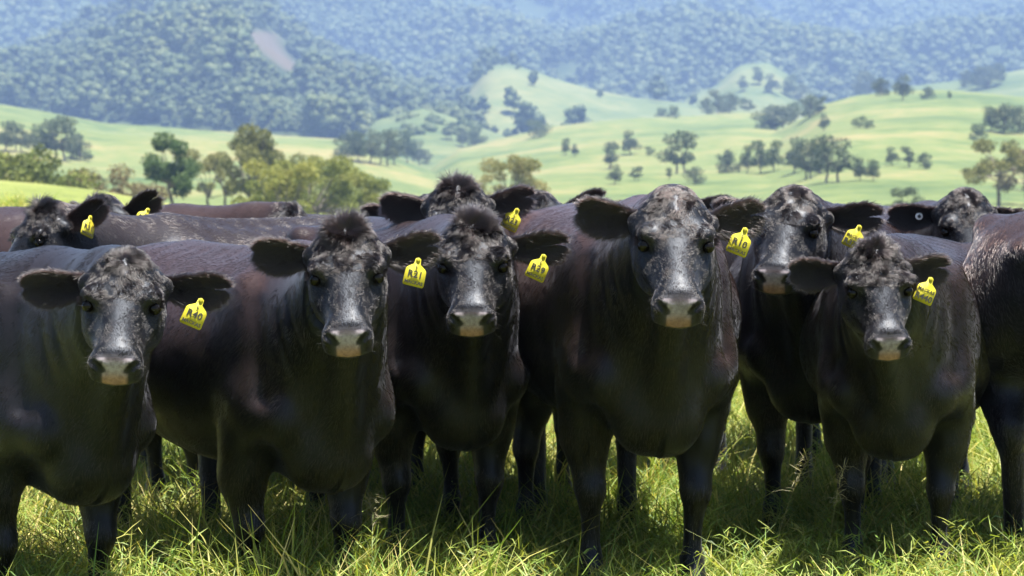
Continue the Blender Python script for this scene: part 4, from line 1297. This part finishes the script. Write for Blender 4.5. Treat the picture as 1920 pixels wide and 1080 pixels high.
def grass_patch(name, label, d0, d1, density, hscale, wscale, seed, clump=.09, spread=.265, runners=0, dryness=.0):
    r = np.random.default_rng(seed)
    area = (d1**2 - d0**2)*spread
    n = int(area*density)
    nc = max(8, int(n/28))
    cd = np.sqrt(r.uniform(d0**2, d1**2, nc)); cx = r.uniform(-1, 1, nc)*(cd*spread + .35)
    ch = r.uniform(.55, 1.45, nc)*(1 + .35*np.sin(cx*2.3 + seed)*np.sin(cd*1.9))
    ci = r.integers(0, nc, n)
    rad = clump*np.sqrt(r.random(n))*(.6 + .8*r.random(n)); an = r.uniform(0, 2*math.pi, n)
    x, y = cx[ci] + rad*np.cos(an), cd[ci] + rad*np.sin(an)
    loose = r.random(n) < .35
    yy = np.sqrt(r.uniform(d0**2, d1**2, n)); x = np.where(loose, r.uniform(-1, 1, n)*(yy*spread + .35), x); y = np.where(loose, yy, y)
    root = np.stack([x, y, ground_z(x, y) - .01], 1)
    h = hscale*np.clip(r.normal(.19, .06, n), .06, .36)*np.where(loose, .75, ch[ci])
    la = np.where(loose, r.uniform(0, 2*math.pi, n), an + r.normal(0, .6, n))
    ld = np.stack([np.cos(la), np.sin(la), np.zeros(n)], 1)
    lean = np.abs(r.normal(.55, .38, n))
    wd = wscale*r.uniform(.0028, .0062, n)
    tone = np.clip(r.normal(1.6, 1.1, n) + .8*np.sin(x*1.7 + 1)*np.sin(y*1.3 + 2) + dryness, 0, 4.99)
    i0 = tone.astype(int); f = (tone - i0)[:, None]
    c = PAL[np.minimum(i0, 4)]*(1 - f) + PAL[np.minimum(i0 + 1, 4)]*f
    c = c*r.uniform(1.05, 1.9, (n, 1))
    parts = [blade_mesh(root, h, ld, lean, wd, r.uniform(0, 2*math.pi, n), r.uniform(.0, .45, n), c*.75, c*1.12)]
    if runners:
        m = int(area*runners)
        yy = np.sqrt(r.uniform(d0**2, d1**2, m)); xx = r.uniform(-1, 1, m)*(yy*spread + .35)
        rt = np.stack([xx, yy, ground_z(xx, yy)], 1)
        a = r.uniform(0, 2*math.pi, m); dr = np.stack([np.cos(a), np.sin(a), np.zeros(m)], 1)
        hh = hscale*r.uniform(.14, .34, m); ln = r.uniform(.2, 1.1, m)
        tn = np.clip(r.normal(1.5, .9, m), 0, 3.99); i0 = tn.astype(int); f = (tn - i0)[:, None]
        c = (PAL[i0]*(1-f) + PAL[i0+1]*f)*r.uniform(1.0, 1.75, (m, 1))
        parts.append(blade_mesh(rt, hh, dr, ln, np.full(m, .0032), r.uniform(0, 6.3, m), r.uniform(0, .4, m), c*.7, c, k=5))
        for q in np.linspace(.3, .98, 9):
            sgn = 1 if int(q*100) % 2 else -1
            p = rt + np.array([0, 0, 1.0])*(hh*(q - .2*q*q))[:, None] + dr*(hh*ln*(.35*q + .65*q*q))[:, None]
            perp = np.stack([-dr[:, 1], dr[:, 0], np.zeros(m)], 1)
            d = norm(dr*.55*ln[:, None] + perp*sgn*r.uniform(.4, .9, (m, 1)) + np.array([0, 0, 1.0])*r.uniform(.3, .9, (m, 1)))
            parts.append(leaf_ribbons(p, d, r.uniform(.035, .095, m), r.uniform(.003, .0055, m), r.uniform(.1, .7, m), c*r.uniform(.85, 1.25, (m, 1)), r))
    V, Q, Cc, o = [], [], [], 0
    for v, q, cc in parts:
        V.append(v); Q.append(q + o); Cc.append(cc); o += len(v)
    me = mesh_np(name, np.concatenate(V), np.concatenate(Q), smooth=True, mats=[GRASS])
    color_attr(me, 'tone', np.concatenate(Cc))
    ob = link(name, me)
    return tag(ob, label, 'grass', kind='stuff')

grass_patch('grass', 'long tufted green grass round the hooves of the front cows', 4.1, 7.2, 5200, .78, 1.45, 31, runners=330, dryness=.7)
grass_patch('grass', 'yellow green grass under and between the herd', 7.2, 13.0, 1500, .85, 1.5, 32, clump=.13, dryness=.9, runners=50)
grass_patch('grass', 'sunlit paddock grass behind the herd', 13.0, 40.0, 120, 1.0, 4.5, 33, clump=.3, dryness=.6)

def seed_stalk(px, d, h, lean, seed):
    r = np.random.default_rng(seed)
    b = at(px, 900, d); x0, y0 = b.x, b.y
    n = 12
    base = np.array([x0, y0, float(ground_z(np.array([x0]), np.array([y0]))[0])])
    c = np.array([[.34, .31, .19]])
    P = [blade_mesh(base[None], np.array([h]), np.array([[math.cos(seed), math.sin(seed), 0.0]]), np.array([lean]), np.array([.0016]), np.array([0.3]), np.array([.1]), c*.8, c, k=7)]
    for q in np.linspace(.72, .99, 16):
        p = base + np.array([0, 0, 1.0])*h*(q - .1*q*q) + np.array([math.cos(seed), math.sin(seed), 0])*h*lean*(.35*q + .65*q*q)
        k = 4
        d_ = norm(np.stack([r.normal(0, 1, k), r.normal(0, 1, k), r.uniform(.1, 1.0, k)], 1))
        P.append(leaf_ribbons(np.repeat(p[None], k, 0), d_, r.uniform(.02, .07, k), np.full(k, .0012), r.uniform(0, .6, k), np.repeat(c, k, 0)*r.uniform(.8, 1.3, (k, 1)), r))
    V, Q, Cc, o = [], [], [], 0
    for v, q, cc in P: V.append(v); Q.append(q + o); Cc.append(cc); o += len(v)
    me = mesh_np('seed_head', np.concatenate(V), np.concatenate(Q), mats=[GRASS]); color_attr(me, 'tone', np.concatenate(Cc))
    return link('seed_head', me)
for i, (px, d, h, ln, where) in enumerate([(1440, 5.9, .50, .25, 'in front of the R377 cow'), (1545, 5.75, .46, .2, 'between the R377 and R440 cows'), (705, 5.6, .36, .5, 'below the R21 cow'),
                              (330, 6.2, .45, .5, 'between the R40 and R21 cows')]):
    o = seed_stalk(px, d, h, ln, 50 + i)
    tag(o, 'thin dry grass seed stalk standing ' + where, 'grass stalk', 'dry seed stalks')
# ================================================================== the air of the valley
def build_haze():
    x, y0, y1, z0, z1 = 4200.0, -40.0, 5200.0, -300.0, 520.0
    V = np.array([(sx*x, yy, zz) for zz in (z0, z1) for yy in (y0, y1) for sx in (-1, 1)])
    Fq = np.array([(0, 2, 3, 1), (4, 5, 7, 6), (0, 1, 5, 4), (2, 6, 7, 3), (0, 4, 6, 2), (1, 3, 7, 5)])
    m = bpy.data.materials.new('valley_haze'); m.use_nodes = True
    nt = m.node_tree; nt.nodes.clear()
    out = nt.nodes.new('ShaderNodeOutputMaterial'); pv = nt.nodes.new('ShaderNodeVolumePrincipled')
    pv.inputs['Color'].default_value = (.40, .60, 1.0, 1); pv.inputs['Density'].default_value = .00024; pv.inputs['Anisotropy'].default_value = 0.0
    nt.links.new(pv.outputs[0], out.inputs['Volume'])
    o = link('haze', mesh_np('haze', V, Fq, smooth=False, mats=[m]))
    tag(o, 'pale blue haze filling the valley air', 'haze', kind='stuff')
build_haze()
